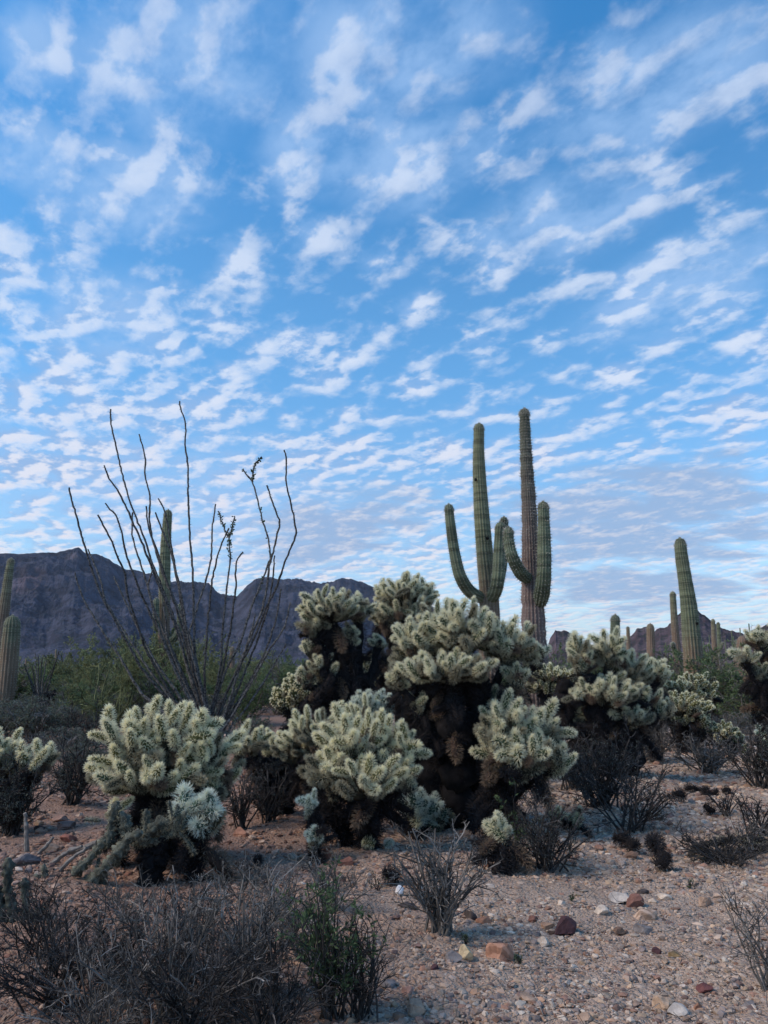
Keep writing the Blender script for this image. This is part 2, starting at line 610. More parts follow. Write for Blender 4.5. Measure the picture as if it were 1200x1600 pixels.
M_core = {'straw': simple_mat('cactus_skin_olive', (0.095, 0.098, 0.040), 0.3, 8),
          'olive': simple_mat('cactus_skin_green', (0.058, 0.078, 0.040), 0.3, 8),
          'silver': simple_mat('cactus_skin_blue_green', (0.060, 0.095, 0.068), 0.3, 8),
          'old': simple_mat('cactus_skin_old', (0.040, 0.040, 0.024), 0.35, 9),
          'rust': simple_mat('cactus_skin_rust', (0.05, 0.032, 0.024), 0.4, 10),
          'dead': simple_mat('cactus_skin_dead', (0.014, 0.011, 0.011), 0.4, 10)}
M_spine = {'straw': simple_mat('spine_straw', (0.93, 0.88, 0.63), 0.08, 3, 0.6, 0.4),
           'olive': simple_mat('spine_pale_green', (0.86, 0.82, 0.60), 0.12, 3, 0.6, 0.4),
           'silver': simple_mat('spine_silver', (0.76, 0.80, 0.68), 0.1, 3, 0.6, 0.35),
           'old': simple_mat('spine_old_tan', (0.40, 0.37, 0.26), 0.35, 3, 0.7, 0.3),
           'rust': simple_mat('spine_rust_brown', (0.20, 0.145, 0.10), 0.35, 3, 0.8, 0.15),
           'dead': simple_mat('spine_dead_brown', (0.026, 0.024, 0.026), 0.45, 3, 0.8, 0.15)}
M_bark = simple_mat('dead_cholla_bark', (0.010, 0.0085, 0.009), 0.5, 18, 0.95, bump=0.6)
M_branch = simple_mat('cholla_branch', (0.060, 0.052, 0.032), 0.4, 14, 0.95)
M_twig = simple_mat('grey_twig', (0.140, 0.128, 0.115), 0.45, 9)
M_twig_dark = simple_mat('dark_twig', (0.046, 0.042, 0.040), 0.45, 9)
M_leaf_grey = simple_mat('grey_green_leaf', (0.110, 0.128, 0.108), 0.3, 6, 0.8, 0.3)
M_leaf_green = simple_mat('green_leaf', (0.078, 0.118, 0.055), 0.3, 5, 0.75, 0.3)
M_leaf_creosote = simple_mat('creosote_leaf', (0.135, 0.180, 0.085), 0.3, 3, 0.8, 0.4)
M_wood = simple_mat('grey_weathered_wood', (0.20, 0.18, 0.16), 0.4, 25, 0.95, bump=0.5)
M_ocotillo = simple_mat('ocotillo_bark', (0.100, 0.096, 0.090), 0.85, 34, 0.95, bump=0.5)
M_stag = simple_mat('grey_green_cactus_skin', (0.135, 0.145, 0.115), 0.6, 24, 0.9, bump=0.5)
M_hole_shade = simple_mat('hollow_shade', (0.008, 0.007, 0.006), 0.1, 5, tinted=False)  # near-black colour stands for the shade inside the nest holes
M_sagspine = simple_mat('saguaro_spine', (0.42, 0.40, 0.33), 0.2, 3, 0.7, 0.2)


def mat_saguaro(name, green, cork, lo, hi):
    m, T, b = material(name)
    tc = T.n('ShaderNodeTexCoord').outputs['Object']
    sp = T.n('ShaderNodeSeparateXYZ'); T.put(sp.inputs[0], tc)
    at = T.n('ShaderNodeAttribute', attribute_name='tint').outputs['Color']
    st = T.n('ShaderNodeMapping'); T.put(st.inputs[0], tc); st.inputs['Scale'].default_value = (3, 3, 0.7)
    n = T.noise(st.outputs[0], 2.2, 5, 0.65).outputs[0]
    bandv = T.n('ShaderNodeMapping'); T.put(bandv.inputs[0], tc); bandv.inputs['Scale'].default_value = (0.25, 0.25, 5.0)
    bn = T.noise(bandv.outputs[0], 1.6, 4, 0.6).outputs[0]
    g = T.mix(T.rng(bn, 0.36, 0.64), tuple(x * 0.6 for x in green), tuple(x * 1.35 for x in green))
    zz = T.math('ADD', sp.outputs[2], T.math('MULTIPLY', T.math('SUBTRACT', n, 0.5), 2.6))
    c = T.mix(T.rng(zz, hi, lo), g, T.mix(T.rng(n, 0.35, 0.65), cork, tuple(x * 1.5 for x in cork)))
    sc = T.rng(T.noise(tc, 26, 3, 0.7).outputs[0], 0.62, 0.70, 0, 0.6)
    c = T.mix(sc, c, tuple(x * 0.4 for x in cork))
    c = T.mix(1.0, c, at, 'MULTIPLY')
    T.put(b.inputs['Base Color'], c)
    b.inputs['Roughness'].default_value = 0.75
    return m


M_sag_a = mat_saguaro('saguaro_skin_pale', (0.148, 0.162, 0.098), (0.150, 0.100, 0.075), 2.0, 4.4)
M_sag_b = mat_saguaro('saguaro_skin_grey', (0.092, 0.104, 0.078), (0.125, 0.092, 0.084), 2.8, 6.2)
M_sag_c = mat_saguaro('saguaro_skin_green', (0.120, 0.140, 0.088), (0.160, 0.115, 0.080), 1.3, 2.8)
M_sag_d = mat_saguaro('saguaro_arm_green', (0.106, 0.128, 0.084), (0.13, 0.10, 0.07), -3.0, -2.0)


# ------------------------------------------------------------------ the ground
def build_ground():
    # near field: fine, uneven; out to the foot of the mountains: coarser rings
    rr = np.concatenate([[0.02], np.geomspace(0.4, 3.0, 26), np.linspace(3.05, 16, 330)[0:], np.geomspace(16.2, 5200, 90)])
    fine = np.linspace(rad(-52), rad(52), 420)
    rest = np.linspace(rad(52), rad(308), 90)[1:-1]
    az = np.concatenate([fine, rest])
    RR, AZ = np.meshgrid(rr, az, indexing='ij')
    x = RR * np.sin(AZ); y = RR * np.cos(AZ)
    z = ground_z(x, y)
    near = np.clip((22 - RR) / 8, 0, 1)
    z = z + near * (fbm(x * 5, y * 5, 4, 3) - 0.5) * 0.05 + near * (fbm(x * 19, y * 19, 3, 9) - 0.5) * 0.022
    z = z - np.clip((RR - 300) / 1000, 0, 1) * 0.6
    V = np.stack([x, y, z], -1)
    n, k = RR.shape
    idx = np.arange(n * k).reshape(n, k)
    a = idx[:-1]; b = idx[1:]
    f = np.stack([a, np.roll(a, -1, 1), np.roll(b, -1, 1), b], -1).reshape(-1, 4)
    f = f[:, ::-1]
    mb = MB(); mb.add(V, f, 0, True)
    o = mb.obj('ground', M_ground)
    o['kind'] = 'structure'


build_ground()


# ------------------------------------------------------------------ mountains
def az_el(px, py):
    d = pix_dir(px, py)
    return math.atan2(d[0], d[1]), math.atan2(d[2], math.hypot(d[0], d[1]))


def mountain(name, mat, sky_px, r_ridge, r_base, cols, rows, seed, amp, cliff=0.55, patches=(), jag=0.0035):
    pts = sorted(az_el(px, py) for px, py in sky_px)
    A = np.array([p[0] for p in pts]); E = np.array([p[1] for p in pts])
    az = np.linspace(A[0], A[-1], cols)
    el = np.interp(az, A, E)
    el = el + (fbm(az * 120, az * 0 + 3, 4, seed) - 0.5) * jag * np.clip(el / 0.05, 0, 1)
    Rr = r_ridge * (1 + 0.10 * np.sin(az * 7 + seed) + 0.05 * np.sin(az * 19 + 1))
    Rb = r_base * (1 + 0.15 * np.sin(az * 5 + 2 * seed) + 0.08 * np.sin(az * 23))
    t = np.concatenate([np.linspace(0, 1, rows), 1 + np.linspace(0, 1, 14)[1:] * 0.6])
    Tt, AZ = np.meshgrid(t, az, indexing='ij')
    Rd = Rb + (Rr - Rb) * Tt
    Hr = EYE + Rr * np.tan(el)
    x = Rd * np.sin(AZ); y = Rd * np.cos(AZ)
    # cross-section: scree, then cliffs, then a rounded cap
    wob = (fbm(AZ * 18, Tt * 3, 4, seed + 5) - 0.5) * 0.22
    tt = np.clip(Tt + wob * np.clip((1 - Tt) * 4, 0, 1) * np.clip(Tt * 4, 0, 1), 0, 1)
    tal = 0.48 * np.clip(tt / cliff, 0, 1) ** 1.25
    cl = np.clip((tt - cliff) / (0.86 - cliff), 0, 1)
    steps = cl + 0.03 * np.sin(cl * math.pi * 6 + 4 * fbm(AZ * 12, Tt * 0, 3, seed + 3)) * np.sin(cl * math.pi)
    shape = tal + 0.44 * steps + 0.08 * np.clip((tt - 0.86) / 0.14, 0, 1)
    shape = np.where(Tt > 1, 1 - (Tt - 1) * 1.3, shape)
    # gullies run down the slope, so they vary fastest along the azimuth
    gul = fbm(AZ * 46 + 0.8 * fbm(x / 140, y / 140, 3, seed + 8), Tt * 2.2, 5, seed + 11, True) - 0.62
    rock = fbm(x / 34, y / 34, 5, seed + 21, True, 0.6) - 0.6
    env = np.clip(Tt * 3, 0, 1) * np.clip((1.0 - Tt) * 6, 0.0, 1)
    env = np.where(Tt > 1, 0.4, env)
    z = Hr * shape + amp * env * (gul * 0.20 + rock * 0.40)
    z = z - np.clip(1 - Tt * 12, 0, 1) * 8
    # tint by hand: bare reddish scars on the upper slope
    col = np.ones((*x.shape, 3))
    for (px, py, w, h, c) in patches:
        a0, e0 = az_el(px, py)
        e = np.arctan2(z - EYE, Rd)
        k = np.exp(-(((AZ - a0) / (w / FPX)) ** 2 + ((e - e0) / (h / FPX)) ** 2))
        k = np.clip(k * (0.6 + 1.0 * fbm(x / 15, y / 15, 3, 77)), 0, 1)[..., None]
        col = col * (1 - k) + np.array(c) * k
    n, m = x.shape
    idx = np.arange(n * m).reshape(n, m)
    f = np.stack([idx[:-1, :-1], idx[:-1, 1:], idx[1:, 1:], idx[1:, :-1]], -1).reshape(-1, 4)
    mb = MB(); mb.add(np.stack([x, y, z], -1), f, 0, False, col.reshape(-1, 3))
    o = mb.obj(name, mat); o['kind'] = 'structure'
    return o


mountain('mountain', M_mtn,
         [(-420, 930), (-200, 890), (-60, 872), (0, 866), (60, 864), (98, 862), (108, 858), (122, 857), (134, 866), (150, 866), (170, 874), (190, 887), (215, 892), (240, 900), (252, 914), (268, 916), (285, 910),
          (305, 911), (325, 914), (345, 929), (358, 933), (370, 933), (384, 920), (400, 906), (425, 905), (440, 909), (470, 909), (500, 914), (520, 914), (534, 908), (548, 907),
          (566, 914), (600, 924), (650, 945), (720, 965), (790, 985), (850, 1012), (910, 1044)],
         1500, 620, 900, 190, 2, 34, 0.56, patches=[(48, 905, 14, 14, (2.6, 1.7, 1.3)), (30, 915, 12, 10, (1.8, 1.4, 1.2)), (115, 870, 10, 6, (1.7, 1.4, 1.2))])
mountain('rocky_hill', M_hill,
         [(835, 1050), (852, 1030), (860, 1000), (868, 987), (880, 984), (890, 990), (905, 1008), (930, 1012), (950, 1008), (972, 1003), (985, 992), (996, 985), (1010, 983), (1022, 986), (1034, 983), (1048, 972),
          (1062, 958), (1074, 955), (1084, 951), (1094, 958), (1106, 966), (1118, 974), (1134, 984), (1150, 990), (1168, 990), (1190, 985), (1230, 975), (1300, 958), (1420, 965), (1600, 1000)],
         560, 250, 520, 120, 7, 12, 0.45, jag=0.008)


# ------------------------------------------------------------------ pebbles and stones
def ico():
    t = (1 + 5 ** 0.5) / 2
    v = np.array([(-1, t, 0), (1, t, 0), (-1, -t, 0), (1, -t, 0), (0, -1, t), (0, 1, t), (0, -1, -t), (0, 1, -t), (t, 0, -1), (t, 0, 1), (-t, 0, -1), (-t, 0, 1)], float)
    v = nrm(v)
    f = np.array([(0, 11, 5), (0, 5, 1), (0, 1, 7), (0, 7, 10), (0, 10, 11), (1, 5, 9), (5, 11, 4), (11, 10, 2), (10, 7, 6), (7, 1, 8), (3, 9, 4), (3, 4, 2), (3, 2, 6), (3, 6, 8), (3, 8, 9), (4, 9, 5), (2, 4, 11), (6, 2, 10), (8, 6, 7), (9, 8, 1)])
    return v, f


PAL = np.array([(0.50, 0.38, 0.30), (0.56, 0.46, 0.38), (0.40, 0.29, 0.23), (0.34, 0.20, 0.15), (0.46, 0.29, 0.20), (0.30, 0.24, 0.22), (0.60, 0.52, 0.44), (0.20, 0.135, 0.12), (0.52, 0.37, 0.26), (0.44, 0.35, 0.30)])
PALW = np.array([20, 15, 16, 9, 6, 8, 4, 5, 9, 12], float); PALW /= PALW.sum()


def pebble_field(name, n, rmin, rmax, smin, smax, az=34):
    # density per picture area is kept level: more stones close by
    u = R.random(n)
    r = rmin * (rmax / rmin) ** (u ** 0.9)
    a = np.radians(R.uniform(-az, az, n))
    x = r * np.sin(a); y = r * np.cos(a)
    keep = fbm(x * 1.1, y * 1.1, 3, 41) + R.normal(0, 0.09, n) > 0.345
    sand = np.hypot((x - 1.05) / 0.75, (y - 4.95) / 0.22) < 1 + R.normal(0, .25, n)
    keep &= ~(sand & (R.random(n) < 0.85))
    x, y, r = x[keep], y[keep], r[keep]
    n = len(x)
    s = smin * (smax / smin) ** (R.random(n) ** 2.6) * np.clip(r / 5.0, 0.8, 2.6)
    z = ground_z(x, y) + (fbm(x * 5, y * 5, 4, 3) - 0.5) * 0.05 + s * 0.02
    v0, f0 = ico()
    nv = len(v0)
    jit = 1 + R.uniform(-0.28, 0.28, (n, nv))
    sc = np.stack([R.uniform(0.75, 1.35, n), R.uniform(0.65, 1.1, n), R.uniform(0.35, 0.8, n)], -1)
    v = v0[None] * jit[..., None] * sc[:, None] * s[:, None, None]
    ax = R.uniform(0, 2 * math.pi, n); tl = R.normal(0, 0.3, n)
    ca, sa = np.cos(ax), np.sin(ax); ct, st = np.cos(tl), np.sin(tl)
    X = v[..., 0]; Yv = v[..., 1]; Z = v[..., 2]
    Y2 = Yv * ct[:, None] - Z * st[:, None]; Z2 = Yv * st[:, None] + Z * ct[:, None]
    v = np.stack([X * ca[:, None] - Y2 * sa[:, None] + x[:, None], X * sa[:, None] + Y2 * ca[:, None] + y[:, None], Z2 + z[:, None]], -1)
    f = f0[None] + (np.arange(n) * nv)[:, None, None]
    col = PAL[R.choice(len(PAL), n, p=PALW)] * R.uniform(0.52, 1.12, (n, 1)) * np.array([1.0, 0.99, 0.95])
    red = np.clip((1.0 + (fbm(x * .5, y * .5, 3, 4) - .5) * 3 - x) / 2.0, 0, 1)[:, None]
    col = col * (1 - red + red * np.array([0.74, 0.62, 0.58]))
    mb = MB(); mb.add(v, f.reshape(-1, 3), 0, False, np.repeat(col, nv, 0))
    o = mb.obj(name, M_pebble)
    tag(o, None, None, None, 'stuff')
    return o


o = pebble_field('gravel', 105000, 2.6, 17, 0.0065, 0.026)
tag(o, 'tan and reddish gravel strewn over the desert ground', 'gravel')


def rock_mesh(seed, w, d, h, col, mat, faceted=True):
    """an angular stone: a subdivided ball cut by random planes"""
    rg = np.random.default_rng(seed)
    v, f = ico()
    for _ in range(2):
        mid = {}
        nf = []
        vl = list(v)
        for a, b, c in f:
            ids = []
            for p, q in ((a, b), (b, c), (c, a)):
                k = (min(p, q), max(p, q))
                if k not in mid:
                    mid[k] = len(vl); vl.append(nrm((vl[p] + vl[q]) / 2))
                ids.append(mid[k])
            nf += [(a, ids[0], ids[2]), (b, ids[1], ids[0]), (c, ids[2], ids[1]), (ids[0], ids[1], ids[2])]
        v = np.array(vl); f = np.array(nf)
    for _ in range(11):
        nn = nrm(rg.normal(0, 1, 3)); k = rg.uniform(0.42, 0.8)
        dd = v @ nn
        v = v - np.maximum(dd - k, 0)[:, None] * nn
    v = v + rg.normal(0, 0.018, v.shape)
    v = v * np.array([w / 2, d / 2, h * 0.75]) / np.abs(v).max(0)
    mb = MB(); mb.add(v, f, 0, False, np.array(col))
    return mb.mesh('rock', [mat])


def place_rock(px, py, wpx, hpx, col, label, band=False, seed=None, group=None, name='rock'):
    p = G(px, py + hpx * 0.45)
    s = mpp(p[1])
    w = wpx * s; h = max(hpx * s * 0.8, 0.01)
    me = rock_mesh(seed or int(px * 7 + py), w * 1.05, w * R.uniform(0.7, 1.0), h, col, M_rock_band if band else M_rock)
    o = bpy.data.objects.new(name, me); C.objects.link(o)
    o.location = (p[0], p[1] + w * 0.3, p[2] + h * 0.22)
    o.rotation_euler = (0, 0, R.uniform(-0.4, 0.4))
    return tag(o, label, 'rock', group)


ORANGE = (0.33, 0.175, 0.115); MAROON = (0.085, 0.042, 0.045); TAN = (0.36, 0.25, 0.18); PALE = (0.56, 0.47, 0.38); WHITE = (0.44, 0.40, 0.36)
GREY = (0.21, 0.19, 0.185); REDB = (0.21, 0.105, 0.08); BROWN = (0.19, 0.12, 0.085); DARK = (0.075, 0.062, 0.06); YEL = (0.48, 0.40, 0.26)
ROCKS = [
    (883, 1449, 40, 29, MAROON, 'large dark maroon angular rock on the open gravel', False),
    (786, 1486, 44, 30, ORANGE, 'largest orange rock with pale streaks, in the open gravel', True),
    (940, 1424, 25, 16, PALE, 'pale peach block just above and right of the dark maroon rock', False),
    (1014, 1431, 38, 20, TAN, 'tan and brown banded oval rock right of the maroon rock', True),
    (1007, 1452, 25, 18, GREY, 'grey wedge of stone touching the front of the banded rock', False),
    (972, 1456, 21, 12, BROWN, 'flat rusty brown stone between the maroon rock and the grey wedge', False),
    (971, 1403, 29, 14, WHITE, 'whitish flat slab beside a reddish lump of stone', False),
    (994, 1408, 26, 19, REDB, 'reddish crumbly lump of stone right of the whitish slab', False),
    (1040, 1402, 22, 10, PALE, 'thin pale sliver of stone behind the banded rock', False),
    (1105, 1408, 22, 12, TAN, 'rounded tan stone near the right side of the open gravel', False),
    (1146, 1411, 21, 10, WHITE, 'flat whitish stone farthest right on the open gravel', False),
    (735, 1429, 21, 17, DARK, 'dark rounded stone at the foot of the leafless grey shrub', False),
    (761, 1439, 29, 12, ORANGE, 'long low rust orange stone beside the leafless grey shrub', False),
    (833, 1437, 16, 10, REDB, 'small red brown stone left of the maroon rock', False),
    (857, 1447, 19, 11, (0.45, 0.27, 0.17), 'peach stone leaning on the left of the maroon rock', False),
    (731, 1488, 23, 18, YEL, 'knobbly yellowish stone left of the orange rock', False),
    (711, 1497, 25, 18, GREY, 'smooth grey stone touching the yellowish stone', False),
    (825, 1561, 27, 13, TAN, 'tan slab with a pointed end low in the gravel', False),
    (777, 1574, 30, 12, GREY, 'long grey stone lying low in the gravel near the bottom edge', False),
    (1041, 1569, 29, 22, (0.50, 0.35, 0.24), 'pale orange angular rock at the lower right', False),
    (1063, 1580, 27, 16, (0.42, 0.39, 0.36), 'light grey rock touching the pale orange one at the lower right', False),
    (914, 1592, 25, 14, TAN, 'tan stone at the bottom edge below the maroon rock', False),
    (1094, 1573, 15, 11, ORANGE, 'small bright orange stone at the lower right', False),
    (1060, 1495, 23, 9, (0.20, 0.14, 0.07), 'dark flat stone with a yellow edge right of centre gravel', False),
    (1029, 1486, 15, 9, MAROON, 'small maroon chip left of the dark flat stone', False),
    (1102, 1545, 24, 10, (0.15, 0.06, 0.055), 'low maroon stone split in two on the right of the gravel', False),
    (1175, 1572, 20, 10, GREY, 'grey stone near the right edge at the bottom', False),
    (850, 1470, 16, 14, PALE, 'pale stone right of the orange rock and in front of the maroon one', False),
    (1006, 1393, 17, 9, DARK, 'small black stone behind the whitish slab', False),
    (623, 1392, 14, 17, (0.80, 0.80, 0.80), 'bright white quartz stone left of the leafless grey shrub', False),
    (542, 1347, 24, 16, REDB, 'red brown block in front of the black cholla trunk', False),
    (511, 1334, 15, 20, (0.22, 0.09, 0.06), 'upright red brown stone between two cholla trunks', False),
    (392, 1334, 20, 13, (0.40, 0.22, 0.16), 'pinkish stone standing clear on the slope left of the front chollas', False),
    (381, 1352, 32, 22, DARK, 'broad dark brown rock just below the pinkish stone', False),
    (678, 1514, 15, 12, MAROON, 'small maroon stone in front of the leafless grey shrub', False),
    (649, 1576, 28, 20, TAN, 'tan boulder at the bottom edge right of the leafy green plant', False),
    (627, 1589, 24, 15, BROWN, 'brown boulder half cut off at the bottom right of the leafy plant', False),
    (608, 1538, 25, 11, GREY, 'grey flat slab right of the leafy green plant', False),
    (637, 1549, 17, 14, (0.36, 0.22, 0.18), 'pinkish stone between the grey slab and the tan boulder', False),
    (634, 1416, 32, 13, DARK, 'long dark stone under the left twigs of the leafless grey shrub', False),
    (632, 1365, 18, 18, (0.40, 0.23, 0.16), 'upright peach stone behind the white quartz stone', False),
    (98, 1291, 34, 12, (0.20, 0.13, 0.11), 'long flat brown stone on the left slope', False),
    (92, 1279, 26, 10, (0.30, 0.19, 0.15), 'flat tan stone lying behind the long brown one on the left slope', False),
    (58, 1293, 16, 9, DARK, 'small dark stone at the left end of the long brown one', False),
    (33, 1342, 40, 22, (0.20, 0.17, 0.17), 'flat grey rock behind the fallen cactus arms on the left', False),
    (105, 1310, 26, 13, (0.28, 0.12, 0.09), 'reddish stone below the long brown stone on the left slope', False),
    (80, 1325, 22, 12, TAN, 'tan stone between the grey rock and the dead sticks', False),
    (375, 1300, 24, 14, (0.32, 0.17, 0.12), 'rust coloured stone right of the dead cactus trunk', False),
    (988, 1338, 24, 13, BROWN, 'brown flat stone left of the pair of dead cholla balls', False),
    (957, 1331, 18, 9, TAN, 'tan stone at the left of the dark cholla balls', False),
    (1105, 1248, 28, 9, BROWN, 'long brown stone behind the row of dark cholla balls', False),
    (1052, 1262, 16, 8, PALE, 'pale stone beside the dark cholla ball on the far gravel', False),
    (1020, 1180, 26, 9, (0.30, 0.22, 0.18), 'flat stone under the far right chollas', False),
    (765, 1583, 16, 12, BROWN, 'small brown stone below the long grey one at the bottom edge', False),
]
for (px, py, w, h, c, lab, band) in ROCKS:
    place_rock(px, py, w, h, c, lab, band)

# loose stones that nothing tells apart, a size up from the gravel
for zone, (x0, x1, y0, y1, n, zl) in {
    'front': (600, 1200, 1385, 1600, 46, 'small loose stone lying among the open gravel in front'),
    'middle': (930, 1200, 1215, 1330, 24, 'small loose stone on the bare gravel strip behind the dead cholla pile'),
    'left': (0, 180, 1270, 1400, 26, 'small loose stone on the slope behind the fallen cactus arms'),
    'centre': (370, 720, 1290, 1400, 26, 'small loose stone on the ground under the front chollas')}.items():
    for i in range(n):
        px, py = R.uniform(x0, x1), R.uniform(y0, y1)
        ci = int(R.choice(len(PAL), p=PALW)); c = PAL[ci] * R.uniform(0.7, 1.1)
        cn = ['tan', 'pale cream', 'dull brown', 'reddish brown', 'rust coloured', 'grey brown', 'whitish', 'dark', 'light orange tan', 'beige'][ci]
        s = R.uniform(9, 15)
        place_rock(px, py, s, s * R.uniform(0.4, 0.7), tuple(c), zl.replace('small loose', 'small loose ' + cn), False, int(R.integers(1, 99999)), '%s loose stones, %s' % (cn, zone), 'loose_stone')


# ------------------------------------------------------------------ saguaros
def transport(path):
    T = np.empty_like(path)
    T[1:-1] = path[2:] - path[:-2]; T[0] = path[1] - path[0]; T[-1] = path[-1] - path[-2]
    T = nrm(T)
    a = nrm(np.cross(T[0], [0.3, 1, 0.1]))
    A = []
    for t in T:
        a = nrm(a - t * np.dot(a, t)); A.append(a)
    A = np.array(A)
    return T, A, np.cross(T, A)


def resample(pts, r, n):
    """a smooth curve through pts with matching radii"""
    pts = np.asarray(pts, float); r = np.asarray(r, float)
    if len(pts) > 2:
        k = len(pts)
        out, ro = [], []
        ext = np.vstack([2 * pts[0] - pts[1], pts, 2 * pts[-1] - pts[-2]])
        for i in range(k - 1):
            p0, p1, p2, p3 = ext[i:i + 4]
            for t in np.linspace(0, 1, 12, endpoint=False):
                out.append(0.5 * (2 * p1 + (p2 - p0) * t + (2 * p0 - 5 * p1 + 4 * p2 - p3) * t ** 2 + (3 * p1 - p0 - 3 * p2 + p3) * t ** 3))
                ro.append(r[i] + (r[i + 1] - r[i]) * t)
        out.append(pts[-1]); ro.append(r[-1])
        pts = np.array(out); r = np.array(ro)
    s = np.concatenate([[0], np.cumsum(np.linalg.norm(np.diff(pts, axis=0), axis=1))])
    q = np.linspace(0, s[-1], n)
    return np.stack([np.interp(q, s, pts[:, i]) for i in range(3)], -1), np.interp(q, s, r), q


def saguaro_column(pts, r, ribs=18, rings=None, seed=0, pinch=0.0, root_round=False, per=4, spines=True):
    L = float(np.sum(np.linalg.norm(np.diff(np.asarray(pts), axis=0), axis=1)))
    rings = rings or int(np.clip(L / 0.055, 12, 150))
    p, rr, s = resample(pts, r, rings)
    # crowd rings into the tip so that it closes as a dome
    rt = rr[-1]
    q = np.concatenate([s[s < s[-1] - rt * 1.6], s[-1] - rt * 1.6 * np.cos(np.linspace(0, math.pi / 2, 9)) ])
    q = q[np.concatenate([[True], np.diff(q) > 1e-5])]
    pp = np.stack([np.interp(q, s, p[:, i]) for i in range(3)], -1)
    rr = np.interp(q, s, rr)
    dome = np.clip((q - (s[-1] - rt * 1.6)) / (rt * 1.6), 0, 1)
    rr = rr * np.sqrt(np.clip(1 - dome ** 2.2, 0.0006, 1))
    if root_round:
        d0 = np.clip(1 - q / (rr.max() * 0.9), 0, 1); rr = rr * np.sqrt(np.clip(1 - d0 ** 2, 0.02, 1))
    n1 = np.interp(q, np.arange(0, q[-1] + 2, 0.33), np.random.default_rng(seed).uniform(-1, 1, len(np.arange(0, q[-1] + 2, 0.33))))
    rr = rr * (1 + 0.018 * n1)
    if pinch:
        rg = np.random.default_rng(seed + 1)
        z = 0.25
        while z < q[-1]:
            rr = rr * (1 - pinch * rg.uniform(0.4, 1) * np.exp(-((q - z) / 0.045) ** 2) + pinch * 0.5 * np.exp(-((q - z - 0.10) / 0.06) ** 2))
            z += rg.uniform(0.18, 0.42)
    T, A, B = transport(pp)
    m = ribs * per
    th = np.arange(m) * 2 * math.pi / m
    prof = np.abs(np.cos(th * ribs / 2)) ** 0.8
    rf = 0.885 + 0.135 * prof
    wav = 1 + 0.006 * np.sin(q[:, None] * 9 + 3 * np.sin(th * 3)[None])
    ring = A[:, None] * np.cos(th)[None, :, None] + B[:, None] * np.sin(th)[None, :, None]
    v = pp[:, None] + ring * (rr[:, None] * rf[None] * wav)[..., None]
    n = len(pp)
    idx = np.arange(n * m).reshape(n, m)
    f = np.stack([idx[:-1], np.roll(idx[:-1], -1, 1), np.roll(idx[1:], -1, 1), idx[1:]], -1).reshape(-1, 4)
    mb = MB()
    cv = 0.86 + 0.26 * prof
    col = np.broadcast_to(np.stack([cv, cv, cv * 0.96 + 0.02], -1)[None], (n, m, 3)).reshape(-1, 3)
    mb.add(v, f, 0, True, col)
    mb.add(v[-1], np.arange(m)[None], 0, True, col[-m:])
    if spines:
        # spine cushions along every rib crest
        crest = np.arange(0, m, per)
        ii = np.arange(1, n, 1 if n < 90 else 1)
        pc = v[np.ix_(ii, crest)].reshape(-1, 3); nc = ring[np.ix_(ii, crest)].reshape(-1, 3)
        k = 3
        pc = np.repeat(pc, k, 0); nc = np.repeat(nc, k, 0)
        blades(mb, pc, nrm(nc + R.normal(0, 0.7, nc.shape)), R.uniform(0.025, 0.055, len(pc)), 0.008, 1)
    return mb


def saguaro(label, Y, trunk, arms=(), mat=None, armmat=None, group=None, ribs=18, pinch=0.0, holes=(), far=False, seed=1):
    s = mpp(Y)
    mat = mat or M_sag_a
    bx = P(trunk[0][0], trunk[0][1], Y)
    base = on_ground(bx[0], Y, -0.02)
    t = thing('saguaro', label, 'cactus', base, group)
    # straight down from the lowest seen point to the ground
    pts = [P(a, b, Y) for a, b, _ in trunk]; rs = [r * s for _, _, r in trunk]
    pts = [np.array([base[0], base[1], base[2] - 0.1])] + pts; rs = [rs[0] * 1.0] + rs
    kw = dict(ribs=ribs, seed=seed, per=4 if not far else 3, spines=not far)
    if far: kw['rings'] = 16
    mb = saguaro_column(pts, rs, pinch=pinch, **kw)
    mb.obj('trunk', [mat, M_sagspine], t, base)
    for k, arm in enumerate(arms):
        dy = arm[0]
        a = [P(px, py, Y + dy * min(1, i / 2)) for i, (px, py, _) in enumerate(arm[1])]
        ra = [r * s for _, _, r in arm[1]]
        kw['ribs'] = max(10, ribs - 5)
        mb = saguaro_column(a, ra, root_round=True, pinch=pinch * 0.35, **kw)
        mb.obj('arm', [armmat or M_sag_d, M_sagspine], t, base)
    for (px, py, rp, dx) in holes:
        c = P(px, py, Y) + np.array([0, -0.6 * rp * s - dx, 0])
        mb = MB(); v, f = ico(); mb.add(v * rp * s * np.array([1, .5, 1.1]) + c, f, 0, True)  # flattened ball on the skin, the hole's inner shade painted as its colour
        mb.obj('nest_hole', M_hole_shade, t, base)
    return t


